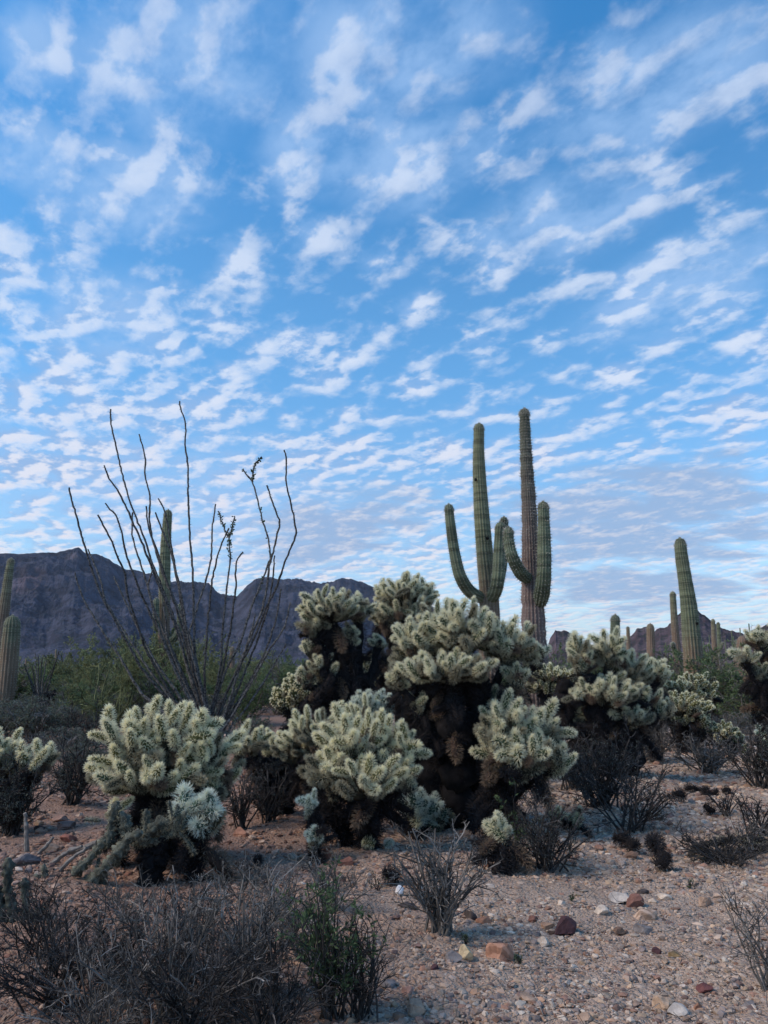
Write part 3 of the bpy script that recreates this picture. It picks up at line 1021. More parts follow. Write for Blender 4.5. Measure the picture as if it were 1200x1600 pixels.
saguaro('tall pale green saguaro with three arms, left of the twin pair on the skyline', 17.0,
        [(766, 1100, 16), (765, 1000, 16), (764, 930, 14.5), (757, 860, 12.5), (751, 780, 11), (748, 715, 9), (748.5, 661, 7.6)],
        [(-0.5, [(756, 936, 9), (735, 925, 9.5), (719, 900, 9), (710, 862, 8.2), (704, 820, 7.4), (701, 787, 6.4)]),
         (-0.45, [(762, 938, 9), (772, 928, 10), (778, 905, 9.5), (780, 862, 8.5), (782, 815, 7.4)]),
         (0.5, [(768, 925, 8), (780, 905, 8), (787, 860, 7.5), (787.5, 807, 6.4)])],
        M_sag_a, M_sag_d, ribs=17, holes=[(742, 752, 2.6, 0.13), (760, 843, 3.0, 0.14)], seed=3)
saguaro('tallest saguaro of the skyline pair, brown ringed trunk with two arms', 13.5,
        [(842, 1140, 18.5), (838, 1040, 18), (834, 985, 17.5), (832, 930, 16.8), (829, 850, 13), (826, 780, 10.8), (822, 710, 9.2), (819, 638, 7.2)],
        [(-0.45, [(832, 906, 8), (816, 898, 9.5), (803, 876, 9), (796, 852, 8), (794, 823, 6.6)]),
         (-0.5, [(842, 946, 9), (846, 930, 11.5), (850, 895, 10.5), (850, 840, 9.5), (848.5, 783, 7.5)])],
        M_sag_b, M_sag_d, ribs=20, pinch=0.09, seed=8)
saguaro('armless thick saguaro leaning slightly in front of the right rocky hill', 20.0,
        [(1086, 1090, 14), (1084, 1040, 14), (1080, 990, 13.5), (1076, 945, 11.5), (1071, 910, 10.2), (1065, 870, 9), (1062, 840, 8)],
        (), M_sag_c, ribs=18, pinch=0.03, seed=5, holes=[(1084, 975, 2.2, 0.2)])
saguaro('slim saguaro with one tiny arm bud, just left of the thick leaning one', 26.0,
        [(1061, 1070, 6.5), (1060, 1045, 6.5), (1056, 1000, 5.5), (1053, 960, 4.8), (1051, 924, 4.2)],
        [(-0.5, [(1058, 1022, 2), (1053, 1014, 3.4), (1051, 1004, 3.2)])], M_sag_a, M_sag_d, ribs=14, seed=6)
saguaro('stubby dark saguaro poking up behind the big right cholla', 19.0,
        [(961, 1060, 7), (961, 1000, 7), (961.5, 960, 6.6)], (), M_sag_d, ribs=16, seed=9)
saguaro('short pale saguaro left of the rocky hill peak', 30.0, [(1018, 1060, 6), (1017, 1010, 6), (1016, 974, 5.2)], (), M_sag_a, ribs=14, seed=10)
saguaro('thin young saguaro between the stubby dark one and the rocky hill', 34.0, [(982, 1050, 3), (982, 1010, 3), (981, 979, 2.2)], (), M_sag_a, ribs=12, seed=11)
saguaro('saguaro with low upturned arms both sides, right of the rocky hill peak', 38.0,
        [(1117, 1050, 4), (1117, 1020, 4), (1115, 990, 3.2), (1114, 967, 2.6)],
        [(-0.3, [(1116, 1020, 2), (1111, 1016, 2.2), (1107, 1005, 2)]), (-0.3, [(1118, 1020, 2), (1125, 1014, 2.4), (1130, 1003, 2.2)])], M_sag_a, M_sag_d, ribs=12, seed=12)
saguaro('slender saguaro standing just behind the one with low upturned arms', 42.0, [(1124, 1050, 3.2), (1124, 1010, 3), (1122, 972, 2.4)], (), M_sag_c, ribs=12, seed=13)
saguaro('squat pale saguaro half hidden by the cholla at the right edge', 26.0, [(1162, 1070, 9), (1161, 1020, 9), (1160, 993, 7.5)], (), M_sag_a, ribs=14, seed=14)
saguaro('small saguaro left of the squat pale one near the right edge', 30.0, [(1151, 1060, 4), (1151, 1020, 4), (1150, 1000, 3.2)], (), M_sag_c, ribs=12, seed=15)
saguaro('tall thin saguaro at the far left edge, leaning right', 20.0,
        [(-6, 1100, 11), (-4, 1060, 11), (2, 990, 9), (8, 940, 7.2), (14, 895, 5.8), (18, 872, 4.4)], (), M_sag_a, ribs=14, seed=16)
saguaro('fat ribbed saguaro at the left edge, yellowish towards its foot', 18.5,
        [(6, 1110, 9), (9, 1085, 12), (13, 1045, 13), (17, 1000, 12.5), (20, 961, 10.5)], (), M_sag_c, ribs=16, seed=17)
saguaro('saguaro with short paired arms standing behind the tall ocotillo', 24.0,
        [(255, 1050, 8.5), (256, 980, 8.5), (257, 930, 8.5), (258, 870, 8), (261, 820, 6.8), (263, 796, 5.6)],
        [(-0.3, [(252, 985, 4), (246, 982, 5), (244, 962, 5), (244.5, 934, 4)]), (-0.3, [(260, 1000, 4), (272, 998, 5), (280, 980, 4.6), (281, 943, 3.8)])],
        M_sag_a, M_sag_d, ribs=15, seed=18, holes=[(256, 866, 1.8, 0.12)])
saguaro('pale saguaro stump rising from green brush behind the ocotillo', 32.0, [(364, 1060, 4), (363, 1040, 4), (363, 1010, 3.4)], (), M_sag_a, ribs=12, seed=19)
# small ones on the slope of the hill: a few pixels each
for i, (px, y0, y1, w) in enumerate([(1095, 1015, 1001, 2), (1099, 1022, 1002, 2), (1143, 1000, 985, 1.6), (1156, 994, 981, 1.5), (1170, 990, 974, 1.7), (1146, 1008, 994, 1.6),
                                     (1108, 1006, 992, 1.6), (1183, 996, 983, 1.5), (1075, 1012, 1000, 1.6), (1040, 1018, 1004, 1.8), (1133, 1012, 1000, 1.8)]):
    Y = 120.0 + 9 * i
    p0 = P(px, y0, Y); p1 = P(px, y1, Y)
    sc = mpp(Y)
    mb = saguaro_column([(p0[0], p0[1], min(0, p0[2]) if p0[2] < 3 else -0.2), tuple(p1)], [w * sc * .55, w * sc * .5], ribs=8, rings=6, per=2, spines=False)
    o = mb.obj('saguaro', [M_sag_c], None, (p0[0], p0[1], 0))
    tag(o, 'tiny distant saguaro standing up from the plain before the right hill', 'cactus', 'distant saguaros on the right')
for i, (px, y0, y1) in enumerate([(88, 1040, 1014), (111, 1090, 1042), (41, 1045, 1030), (106, 1066, 1050)]):
    Y = 75.0 + 10 * i
    p0 = P(px, y0, Y); p1 = P(px, y1, Y)
    mb = saguaro_column([(p0[0], p0[1], -0.2), tuple(p1)], [1.8 * mpp(Y), 1.5 * mpp(Y)], ribs=8, rings=6, per=2, spines=False)
    o = mb.obj('saguaro', [M_sag_a], None, (p0[0], p0[1], 0))
    tag(o, 'tiny distant saguaro at the foot of the left mountain', 'cactus', 'distant saguaros on the left')


# ------------------------------------------------------------------ cholla joints (shared meshes)
def joint_mesh(pal, seed, n_sp, wid, spl=0.125, rc=0.15):
    rg = np.random.default_rng(seed)
    mb = MB()
    K, S = 9, 9
    bend = rg.uniform(-0.07, 0.07)
    zz = 0.5 - 0.5 * np.cos(np.linspace(0, math.pi, K))
    prof = np.sqrt(np.clip(1 - np.abs(2 * zz - 1) ** 2.8, 0.02, 1)) * rc * (0.9 + 0.2 * zz)
    th = np.linspace(0, 2 * math.pi, S, endpoint=False)
    cx = bend * np.sin(zz * math.pi)
    v = np.stack([cx[:, None] + prof[:, None] * np.cos(th), prof[:, None] * np.sin(th), np.broadcast_to(zz[:, None] * 0.95, (K, S))], -1)
    v = v * 1.0
    idx = np.arange(K * S).reshape(K, S)
    f = np.stack([idx[:-1], np.roll(idx[:-1], -1, 1), np.roll(idx[1:], -1, 1), idx[1:]], -1).reshape(-1, 4)
    mb.add(v, f, 0, True)
    mb.add(v[-1], np.arange(S)[None], 0, True)
    # areoles in a spiral, each with a burst of spines
    na = max(24, n_sp // 8)
    t = (np.arange(na) + 0.5) / na
    t = 1 - (1 - t) ** 1.0
    a = np.arange(na) * 2.39996
    pr = np.interp(t, zz, prof); cb = np.interp(t, zz, cx)
    c = np.stack([cb + pr * np.cos(a), pr * np.sin(a), t * 0.95], -1)
    slope = np.interp(t, zz, np.gradient(prof, zz))
    nn = nrm(np.stack([np.cos(a), np.sin(a), -np.clip(slope, -2.5, 0.5)], -1))
    k = n_sp // na
    c = np.repeat(c, k, 0); nn = np.repeat(nn, k, 0)
    d = nrm(nn + rg.normal(0, 0.42, c.shape) + np.array([0, 0, 0.22]))
    needles(mb, c, d, rg.uniform(0.6, 1.15, len(c)) * spl, wid, 1)
    # crown of spines at the tip
    m = n_sp // 5
    d = nrm(rg.normal(0, 0.6, (m, 3)) + np.array([0, 0, 1.0]))
    needles(mb, np.tile([[cx[-1], 0, 0.93]], (m, 1)) + rg.normal(0, 0.03, (m, 3)), d, rg.uniform(0.6, 1.1, m) * spl, wid, 1)
    return mb.mesh('joint', [M_core[pal], M_spine[pal]])


JM = {}
for pal in ('straw', 'olive', 'silver', 'old', 'rust', 'dead'):
    JM[pal, 'near'] = [joint_mesh(pal, 10 + i, 600, 0.0120, 0.180 * (1 + .1 * (i % 3)), 0.115 + 0.02 * (i % 2)) for i in range(4)]
    JM[pal, 'far'] = [joint_mesh(pal, 20 + i, 300, 0.020, 0.13, 0.14 + 0.02 * (i % 2)) for i in range(4)]
ZUP = Vector((0, 0, 1))


def put_joint(parent, base, p, d, L, pal, lod, name='joint', wide=1.0):
    o = bpy.data.objects.new(name, JM[pal, lod][int(R.integers(0, 4))])
    C.objects.link(o)
    o.parent = parent
    o.location = (p[0] - base[0], p[1] - base[1], p[2] - base[2])
    q = ZUP.rotation_difference(Vector(tuple(d))) @ Quaternion((0, 0, 1), R.uniform(0, 6.28))
    o.rotation_mode = 'QUATERNION'
    o.rotation_quaternion = q
    o.scale = (L * wide, L * wide, L)
    return o


def fib(n):
    i = np.arange(n) + 0.5
    z = 1 - 2 * i / n
    a = i * 2.39996 + R.uniform(0, 6)
    r = np.sqrt(1 - z * z)
    return np.stack([r * np.cos(a), r * np.sin(a), z], -1)


def cholla(label, base_px, lobes, jw, pal='olive', lod='near', trunk_r=8, stems=(), dead=10, Y=None, cut=-0.35, dens=1.0, group=None, dark_lower=0.0, second=0.45, ratio=None):
    """base_px: foot in the photo; lobes: (x, y, rx, ry, dy) in photo pixels; jw: joint width in pixels"""
    g = G(*base_px) if Y is None else on_ground(P(base_px[0], base_px[1], Y)[0], Y)
    Y0 = g[1]
    base = g
    t = thing('cholla', label, 'cactus', base, group)
    s0 = mpp(Y0)
    br = MB(); tr = MB()
    ratio = ratio or (1.45 if pal == 'straw' and lod == 'near' else 1.7)
    W = jw * s0; L = W * ratio
    budget = 285
    tot = sum((l[2] + l[3]) ** 2 for l in lobes)
    for (cx, cy, rx, ry, dy) in lobes:
        Yc = Y0 + dy
        s = mpp(Yc)
        c = P(cx, cy + ry * 0.15, Yc)
        A = np.array([rx * s, rx * s * 0.85, ry * s])
        A = np.maximum(A, L * 0.55)
        area = 4 * math.pi * (((A[0] * A[1]) ** 1.6 + (A[0] * A[2]) ** 1.6 + (A[1] * A[2]) ** 1.6) / 3) ** (1 / 1.6)
        n = int(np.clip(area / (W * W * 1.55) * dens, 8, 1000))
        u = fib(n)
        u = u[(u[:, 2] > cut - 0.3 + R.uniform(-0.15, 0.15, len(u)))]
        back = u[:, 1] > 0.25
        u = u[~back | (R.random(len(u)) < 0.5)]
        cap = int(budget * 0.78 * (rx + ry) ** 2 / tot)
        if len(u) > cap: u = u[R.choice(len(u), cap, replace=False)]
        lump = 1 + 0.20 * np.sin(u[:, 0] * 5 + cx) * np.sin(u[:, 2] * 5 + cy) + R.normal(0, 0.10, len(u))
        tips = c + u * A * lump[:, None]
        d = nrm(u * 0.95 + np.array([0, 0, 0.38]) + R.normal(0, 0.28, u.shape))
        Ls = L * R.uniform(0.75, 1.2, len(u))
        bs = tips - d * Ls[:, None]
        hub = c - np.array([0, 0, A[2] * 0.75])
        for i in range(len(u)):
            p = pal
            if pal == 'straw' and R.random() < 0.12: p = 'olive'
            low_ = u[i, 2] + R.normal(0, .16)
            if low_ < cut + 0.12 and pal != 'silver': p = 'old' if low_ > cut - 0.2 else 'rust'
            elif R.random() < 0.05: p = 'old'
            put_joint(t, base, bs[i], d[i], Ls[i], p, lod, wide=R.uniform(0.9, 1.15))
        # older joints below the tips
        mid = bs.copy()
        for i in range(len(u)):
            inward = nrm(bs[i] - hub + np.array([0, 0, 0.15 * W]))
            if R.random() < second:
                L2 = L * R.uniform(0.8, 1.1)
                q = bs[i] - inward * L2 * 0.85
                put_joint(t, base, q, inward, L2, 'dead' if (u[i, 2] < -0.12 and R.random() < 0.3 + dark_lower) else 'old' if R.random() < .75 else 'olive', lod)
                mid[i] = q
        K = 6
        tt = np.linspace(0, 1, K)[None, :, None]
        ctrl = hub + (mid - hub) * 0.55 + np.array([0, 0, -0.18]) * A[2]
        path = (1 - tt) ** 2 * hub + 2 * tt * (1 - tt) * ctrl[:, None] + tt ** 2 * (mid + d * W * 0.2)[:, None]
        tubes(br, path, np.linspace(0.30, 0.20, K)[None] * W, 5, 0, True, R.uniform(0.5, 1.0, (len(u), 1)) * np.ones((1, 3)))
        nb = len(u) * 22
        ii = R.integers(0, len(u), nb)
        p, dd = at_paths(path, ii, R.random(nb))
        o = nrm(np.cross(dd, rand_dir(nb)))
        blades(br, p + o * W * .18, nrm(o + dd * .3 + R.normal(0, .3, o.shape)), R.uniform(.3, .6, nb) * W, 0.03 * W, 1)
        # limb from the foot of the cactus to the hub of this lobe
        st = base + np.array([R.uniform(-.5, .5) * trunk_r * s0, 0.02, -0.03])
        c1 = st + (hub - st) * np.array([0.15, 0.15, 0.6])
        K = 9
        tt = np.linspace(0, 1, K)[:, None]
        path = (1 - tt) ** 2 * st + 2 * tt * (1 - tt) * c1 + tt ** 2 * hub
        limb(tr, path, np.linspace(1.0, 0.55, K) * trunk_r * s0 * .85, W)
        dead_joints(t, base, path, trunk_r * s0, W, L, max(2, int(dead / len(lobes))), lod)
    for (pts, r, dy) in stems:
        path = np.array([P(a, b, Y0 + dy) for a, b in pts])
        gz = float(ground_z(path[0][0], path[0][1]))
        if path[0][2] < gz + 0.25: path[0][2] = gz - 0.03
        path, _, _ = resample(path, np.ones(len(path)), 9)
        limb(tr, path, np.linspace(1.0, 0.7, 9) * r * s0, W)
        dead_joints(t, base, path, r * s0, W, L, 5, lod)
    br.obj('branches', [M_branch, M_spine['dead']], t, base)
    tr.obj('trunk', [M_bark, M_spine['dead']], t, base)
    return t


def limb(tr, path, r, W):
    path = path.copy()
    rm = float(np.mean(r))
    path, r, _ = resample(path, r, 22)
    path[1:-1] += R.normal(0, rm * 0.16, (20, 3))
    r = r * R.uniform(0.68, 1.25, 22) * (1 + 0.15 * np.sin(np.arange(22) * 1.9))
    tubes(tr, path, r, 9, 0, True)
    nb = 900
    ii = np.zeros(nb, int)
    p, dd = at_paths(path[None], ii, R.random(nb))
    o = nrm(np.cross(dd, rand_dir(nb)))
    blades(tr, p + o * float(np.mean(r)) * .9, nrm(o + R.normal(0, .55, o.shape)), R.uniform(.4, 1.0, nb) * W, 0.06 * W, 1)


def dead_joints(t, base, path, r, W, L, n, lod):
    for _ in range(n + (6 if n > 5 else 0)):
        k = R.uniform(0.25, 1.0) if n > 8 else R.uniform(0.5, 1.0)
        p, dd = at_paths(path[None], np.zeros(1, int), np.array([k]))
        o = nrm(np.cross(dd, rand_dir(1)))[0]
        d = nrm(o * 0.7 + np.array([0, 0, R.uniform(-1.1, 0.1)]))
        put_joint(t, base, p[0] + o * r * 0.7, d, L * R.uniform(0.7, 1.5), 'rust' if R.random() < 0.10 + 0.25 * (k > .85) else 'dead', lod, 'dead_joint')


# front row
cholla('big front-left teddy bear cholla, palest straw crown, above the fallen grey cactus arms', (255, 1352),
       [(205, 1160, 52, 52, 0.0), (262, 1150, 70, 58, 0.12), (325, 1175, 55, 48, 0.2), (240, 1200, 85, 34, 0.0), (345, 1212, 28, 16, .1)],
       27, 'straw', 'near', 10, dead=6, cut=-0.2, Y=5.45, dens=1.15, stems=[([(235, 1345), (232, 1290), (240, 1240)], 10, 0.1), ([(262, 1348), (260, 1290), (255, 1235)], 12, 0.0)])
cholla('little yellowish cholla sprig of two joints under the front-left crown', (190, 1310), [(186, 1262, 15, 13, 0)], 23, 'straw', 'near', 4, dead=2, Y=5.3, dens=.8)
cholla('small blue-green cholla on a dark stub right of the fallen arms', (303, 1376),
       [(325, 1262, 30, 30, 0.0), (303, 1262, 12, 20, 0.0)], 23, 'silver', 'near', 8, dead=3, Y=5.05, cut=-0.2, second=.2, ratio=2.3, dens=.6)
cholla('pale cholla cut off by the left edge beside grey-green brush', (15, 1300),
       [(10, 1170, 40, 32, 0.1), (60, 1178, 30, 26, 0), (-25, 1175, 40, 32, 0)], 20, 'straw', 'near', 9, dead=6)
cholla('front centre cholla with starry straw crown on two splayed black legs', (572, 1326),
       [(560, 1150, 62, 48, 0.1), (620, 1165, 40, 46, 0.1), (520, 1190, 45, 36, 0.0), (575, 1205, 66, 34, -0.1), (635, 1205, 22, 20, 0)],
       25, 'straw', 'near', 6, dead=8, cut=-0.3, stems=[([(548, 1326), (532, 1290), (512, 1240)], 11, .1), ([(577, 1325), (580, 1280), (588, 1230)], 11, 0.0)])
cholla('dense pale-green cholla with small joints behind the front centre one', (490, 1300),
       [(500, 1135, 50, 36, 0), (460, 1160, 32, 34, 0.1), (555, 1130, 35, 40, 0.2)],
       17, 'straw', 'near', 9, dead=12, stems=[([(500, 1302), (490, 1250), (480, 1190)], 15, 0.1)])
cholla('low cholla on thin dark trunks between the front-left and front centre crowns', (432, 1275),
       [(395, 1150, 30, 24, 0), (430, 1158, 24, 26, .2), (372, 1165, 16, 18, 0), (450, 1150, 18, 16, .3)],
       17, 'straw', 'near', 5, dead=8, dark_lower=.2, stems=[([(450, 1275), (452, 1225), (455, 1180)], 8, .1), ([(415, 1270), (412, 1220), (400, 1185)], 8, .1)])
cholla('upright tight-jointed cholla with reddish dead trunk right of the black hollow', (775, 1305),
       [(790, 1125, 42, 42, 0.0), (842, 1135, 44, 38, 0.15), (770, 1155, 26, 40, 0), (865, 1175, 34, 26, 0), (815, 1170, 48, 36, -0.1)],
       22, 'olive', 'near', 8, dead=8, cut=-0.25, stems=[([(772, 1308), (772, 1260), (775, 1210)], 12, 0)])
cholla('bluish cholla clump in shade at the foot of the black hollow', (655, 1305),
       [(650, 1248, 30, 24, 0), (682, 1258, 22, 24, .1), (705, 1245, 20, 16, .3)], 19, 'silver', 'near', 6, dead=6, ratio=2.1)
cholla('knee-high two-headed cholla seedling on a dark stalk left of the dark shrub', (783, 1358),
       [(780, 1288, 13, 11, 0)], 20, 'olive', 'near', 9, dead=8, dens=.9)
cholla('small lone cholla stalk with two grey-green heads on the stony slope', (492, 1348),
       [(490, 1305, 7, 8, 0), (484, 1246, 12, 10, .1)], 16, 'silver', 'near', 5, dead=6, dens=.8)
# the tall clump
cholla('tall central cholla with wide umbrella crown over a massive black trunk', (708, 1292),
       [(728, 975, 54, 46, 0.0), (650, 1000, 42, 42, 0.1), (795, 998, 46, 40, 0.1), (700, 1035, 70, 22, -0.15), (808, 1048, 24, 22, 0), (690, 960, 36, 30, .4), (838, 1018, 14, 20, .1), (622, 1050, 16, 14, 0), (770, 1082, 20, 16, .1), (655, 1095, 14, 14, 0)],
       19, 'olive', 'near', 14, dead=50, cut=-0.3,
       stems=[([(690, 1290), (672, 1220), (668, 1120), (680, 1060)], 26, .1), ([(720, 1290), (715, 1200), (700, 1100), (705, 1050)], 30, 0), ([(740, 1285), (745, 1190), (742, 1110), (750, 1055)], 24, .1), ([(662, 1270), (650, 1190), (640, 1110), (650, 1060)], 20, .2)])
cholla('arching cholla at the left of the tall clump, mountain behind its crown', (560, 1275),
       [(520, 942, 48, 28, 0.0), (490, 962, 26, 34, 0), (492, 1005, 26, 22, .1), (500, 1032, 24, 18, 0), (560, 950, 26, 24, .2), (590, 1000, 14, 10, .2), (548, 985, 14, 12, 0), (478, 1052, 16, 12, 0)],
       15.5, 'olive', 'near', 12, dead=34, cut=-0.2,
       stems=[([(565, 1275), (545, 1180), (520, 1080), (520, 980)], 20, .1), ([(590, 1270), (555, 1180), (535, 1090), (528, 1000)], 20, .2), ([(540, 1270), (530, 1180), (515, 1100), (512, 1010)], 14, .1)], Y=8.2)
cholla('highest cholla crown of the clump, round head against the sky', (640, 1268),
       [(632, 925, 44, 36, 0), (600, 932, 18, 30, 0), (665, 925, 20, 28, .1), (620, 955, 42, 18, 0)],
       14.5, 'olive', 'near', 10, dead=24, cut=-0.25, Y=8.8, stems=[([(645, 1265), (640, 1150), (628, 1050), (622, 970)], 20, 0), ([(660, 1262), (665, 1150), (645, 1050), (628, 965)], 16, .1), ([(610, 1262), (600, 1180), (592, 1110), (600, 1060)], 22, .1)])
cholla('neat light cholla low at the left flank of the tall clump', (480, 1215),
       [(470, 1070, 32, 28, 0), (445, 1090, 22, 18, 0), (498, 1075, 20, 28, .2)], 11.5, 'straw', 'far', 9, dead=14, Y=9.3, ratio=2.2)
cholla('fine-jointed cholla seen in the gap below the arching crown', (580, 1205),
       [(565, 1040, 24, 22, 0), (592, 1050, 22, 22, .1), (580, 1068, 30, 14, 0)], 11, 'straw', 'far', 12, dead=12, Y=10.0, ratio=2.0)
cholla('blue-green upright joints behind the front centre crown', (580, 1230), [(580, 1092, 32, 16, 0)], 12.5, 'silver', 'near', 10, dead=4, Y=8.0, ratio=2.3)
# right-hand clump
cholla('dark olive cholla with tall finger joints at the right of the clump', (955, 1185),
       [(905, 1018, 22, 36, 0), (950, 1014, 30, 34, .2), (988, 1045, 34, 28, .3), (945, 1075, 50, 24, 0), (1005, 1082, 26, 16, .2), (1025, 1045, 20, 18, .5), (985, 1112, 30, 14, 0), (1035, 1100, 18, 14, .2), (915, 1118, 18, 14, .2)],
       16, 'olive', 'near', 14, dead=34, dark_lower=.3, Y=9.6, stems=[([(950, 1190), (935, 1150), (925, 1100), (915, 1060)], 20, .1), ([(975, 1190), (985, 1150), (975, 1110), (965, 1080)], 22, .1), ([(925, 1185), (900, 1150), (885, 1110), (880, 1070)], 20, .3)])
cholla('small pale distant cholla at the foot of the brown ringed saguaro', (868, 1150),
       [(860, 1050, 38, 13, 0), (845, 1068, 28, 8, 0), (885, 1060, 24, 12, .2)], 8.5, 'straw', 'far', 12, dead=10, Y=12.5, ratio=2.0)
cholla('low rounded light cholla right of the dark olive one, above brown twigs', (1070, 1160),
       [(1062, 1098, 38, 20, 0), (1095, 1100, 18, 14, .1), (1080, 1120, 30, 12, 0), (1040, 1105, 22, 18, .2)], 11, 'straw', 'far', 12, dead=16, Y=12.5, dens=.9)
cholla('light cholla right behind, in front of the leaning saguaro foot', (1092, 1130),
       [(1080, 1062, 22, 12, 0), (1104, 1068, 18, 15, .1), (1092, 1085, 24, 12, 0)], 9.5, 'straw', 'far', 6, dead=8, Y=15.5)
cholla('light cholla touching the right side of the dark olive crown', (1025, 1140),
       [(1020, 1046, 26, 18, 0), (1010, 1070, 18, 12, 0), (1058, 1068, 20, 10, .2)], 9.5, 'straw', 'far', 8, dead=10, Y=14.0)
cholla('short pale cholla trailing down the gravel rise at the right', (1150, 1178),
       [(1128, 1138, 22, 15, 0), (1150, 1150, 14, 16, .1), (1160, 1170, 10, 12, 0)], 10, 'straw', 'far', 5, dead=4)
cholla('bluish young cholla above the twiggy shrub at the right edge', (1195, 1190), [(1195, 1150, 14, 20, 0)], 11, 'silver', 'far', 4, dead=2)
cholla('dark-limbed cholla reaching in from the right edge before the hill', (1232, 1215),
       [(1185, 995, 26, 18, 0), (1160, 1020, 22, 14, -.1), (1205, 1020, 28, 28, .1), (1240, 1000, 30, 34, .2), (1185, 1045, 20, 12, 0)],
       13.5, 'olive', 'near', 10, dead=40, cut=-0.1, dens=.75, dark_lower=.4, Y=9.5)
cholla('small dark cholla with pale tips in the brush beyond the left slope', (80, 1120), [(80, 1088, 18, 10, 0), (100, 1092, 10, 6, 0)], 7, 'dead', 'far', 5, dead=6, Y=19)
cholla('tiny cholla peeping through the dark shrub in front of the upright cholla', (905, 1300), [(900, 1272, 10, 9, 0), (868, 1268, 9, 6, 0)], 13, 'olive', 'near', 4, dead=3, dens=.8)

# joints that dropped off and lie or hang about
for (px, py, wpx, pal, lab) in [
    (574, 1322, 17, 'straw', 'yellow fallen cholla joint at the foot of the front centre cholla'),
    (607, 1322, 13, 'silver', 'greenish fallen cholla joint right of the yellow one'),
    (972, 1318, 24, 'dead', 'larger of two dead cholla balls behind the leaning flat stones'),
    (990, 1328, 18, 'dead', 'smaller dead cholla ball touching the larger one'),
    (1022, 1326, 26, 'dead', 'dead cholla ball with a pale stone on top of it'),
    (1036, 1338, 20, 'dead', 'dead cholla ball in the middle of the cluster of three'),
    (1036, 1352, 24, 'dead', 'dead cholla ball nearest to the camera in the cluster'),
    (1061, 1247, 18, 'dead', 'dark fallen joint in front of the row on the far gravel'),
    (1079, 1235, 13, 'dead', 'leftmost dark joint of the row on the far gravel'),
    (1092, 1236, 10, 'dead', 'second dark joint of the row on the far gravel'),
    (1104, 1239, 12, 'dead', 'third dark joint of the row on the far gravel'),
    (1117, 1240, 11, 'dead', 'fourth dark joint of the row on the far gravel'),
    (1136, 1238, 11, 'dead', 'last dark joint of the row, set apart to the right'),
    (1112, 1268, 15, 'dead', 'dark dead joint below the row on the far gravel'),
    (613, 1372, 24, 'dead', 'brown dead cholla ball left of the white quartz stone'),
    (400, 1348, 15, 'dead', 'dark dead joint beside the broad dark brown rock')]:
    g = G(px, py + wpx * .4)
    W = wpx * mpp(g[1])
    o = bpy.data.objects.new('fallen_joint', JM[pal, 'near'][int(R.integers(0, 4))]); C.objects.link(o)
    a = R.uniform(0, 6.28)
    o.rotation_mode = 'QUATERNION'
    o.rotation_quaternion = ZUP.rotation_difference(Vector((math.cos(a), math.sin(a) * .5, 0.25)))
    o.scale = (W * 2.3, W * 2.3, W * 1.05)
    o.location = (g[0] - math.cos(a) * W * .6, g[1] - math.sin(a) * W * .3, g[2] + W * 0.42)
    tag(o, lab, 'cactus joint', 'fallen cholla joints')


# ------------------------------------------------------------------ ocotillo
def ocotillo(label, Y, base_px, stems, leafy=(), rb=2.5, rt=1.2):
    s = mpp(Y)
    base = on_ground(P(base_px[0], base_px[1], Y)[0], Y)
    t = thing('ocotillo', label, 'shrub', base)
    for k, st in enumerate(stems):
        dy0 = R.uniform(-0.9, 0.9)
        top_z = None
        pts = []
        hs = [b for _, b in st]
        y0, y1 = hs[0], base_px[1] + 20
        for (a, b) in st:
            f = np.clip((y1 - b) / (y1 - y0), 0, 1)
            pts.append(P(a, b, Y + dy0 * f))
        root = base + np.array([R.uniform(-.12, .12), R.uniform(-.1, .1), -0.03])
        pts = pts[::-1]
        if k not in FORKS: pts = [root] + pts
        pts = np.array(pts)
        n = max(14, int(len(pts) * 7))
        # keep the kinks: straight runs between the points, little wiggles on top
        L = np.concatenate([[0], np.cumsum(np.linalg.norm(np.diff(pts, axis=0), axis=1))])
        q = np.linspace(0, L[-1], n)
        path = np.stack([np.interp(q, L, pts[:, i]) for i in range(3)], -1)
        sm = path.copy(); sm[1:-1] = (path[:-2] + 2 * path[1:-1] + path[2:]) / 4
        path = sm + R.normal(0, 0.004, path.shape)
        r0 = rb * s * R.uniform(.85, 1.15) if k not in FORKS else rt * s * 1.2
        rr = np.linspace(r0, rt * s, n) * R.uniform(0.88, 1.12, n)
        mb = MB()
        tubes(mb, path, rr, 6, 0, False, R.uniform(0.6, 1.25) * np.ones(3))
        nb = int(L[-1] * 60)
        p, dd = at_paths(path[None], np.zeros(nb, int), R.random(nb))
        o = nrm(np.cross(dd, rand_dir(nb)))
        blades(mb, p + o * .006, nrm(o + dd * .2), R.uniform(.022, .045, nb), 0.008, 0)
        mb.obj('stem', [M_ocotillo], t, base)
        if k in leafy:
            nl = 46
            p, dd = at_paths(path[None], np.zeros(nl, int), 1 - R.random(nl) * leafy[k])
            o = nrm(np.cross(dd, rand_dir(nl)))
            lf = MB()
            leaves(lf, p + o * .01, nrm(o + dd * .5), R.uniform(.03, .06, nl), .028, 0)
            lf.obj('foliage', [M_leaf_green], t, base)
    return t


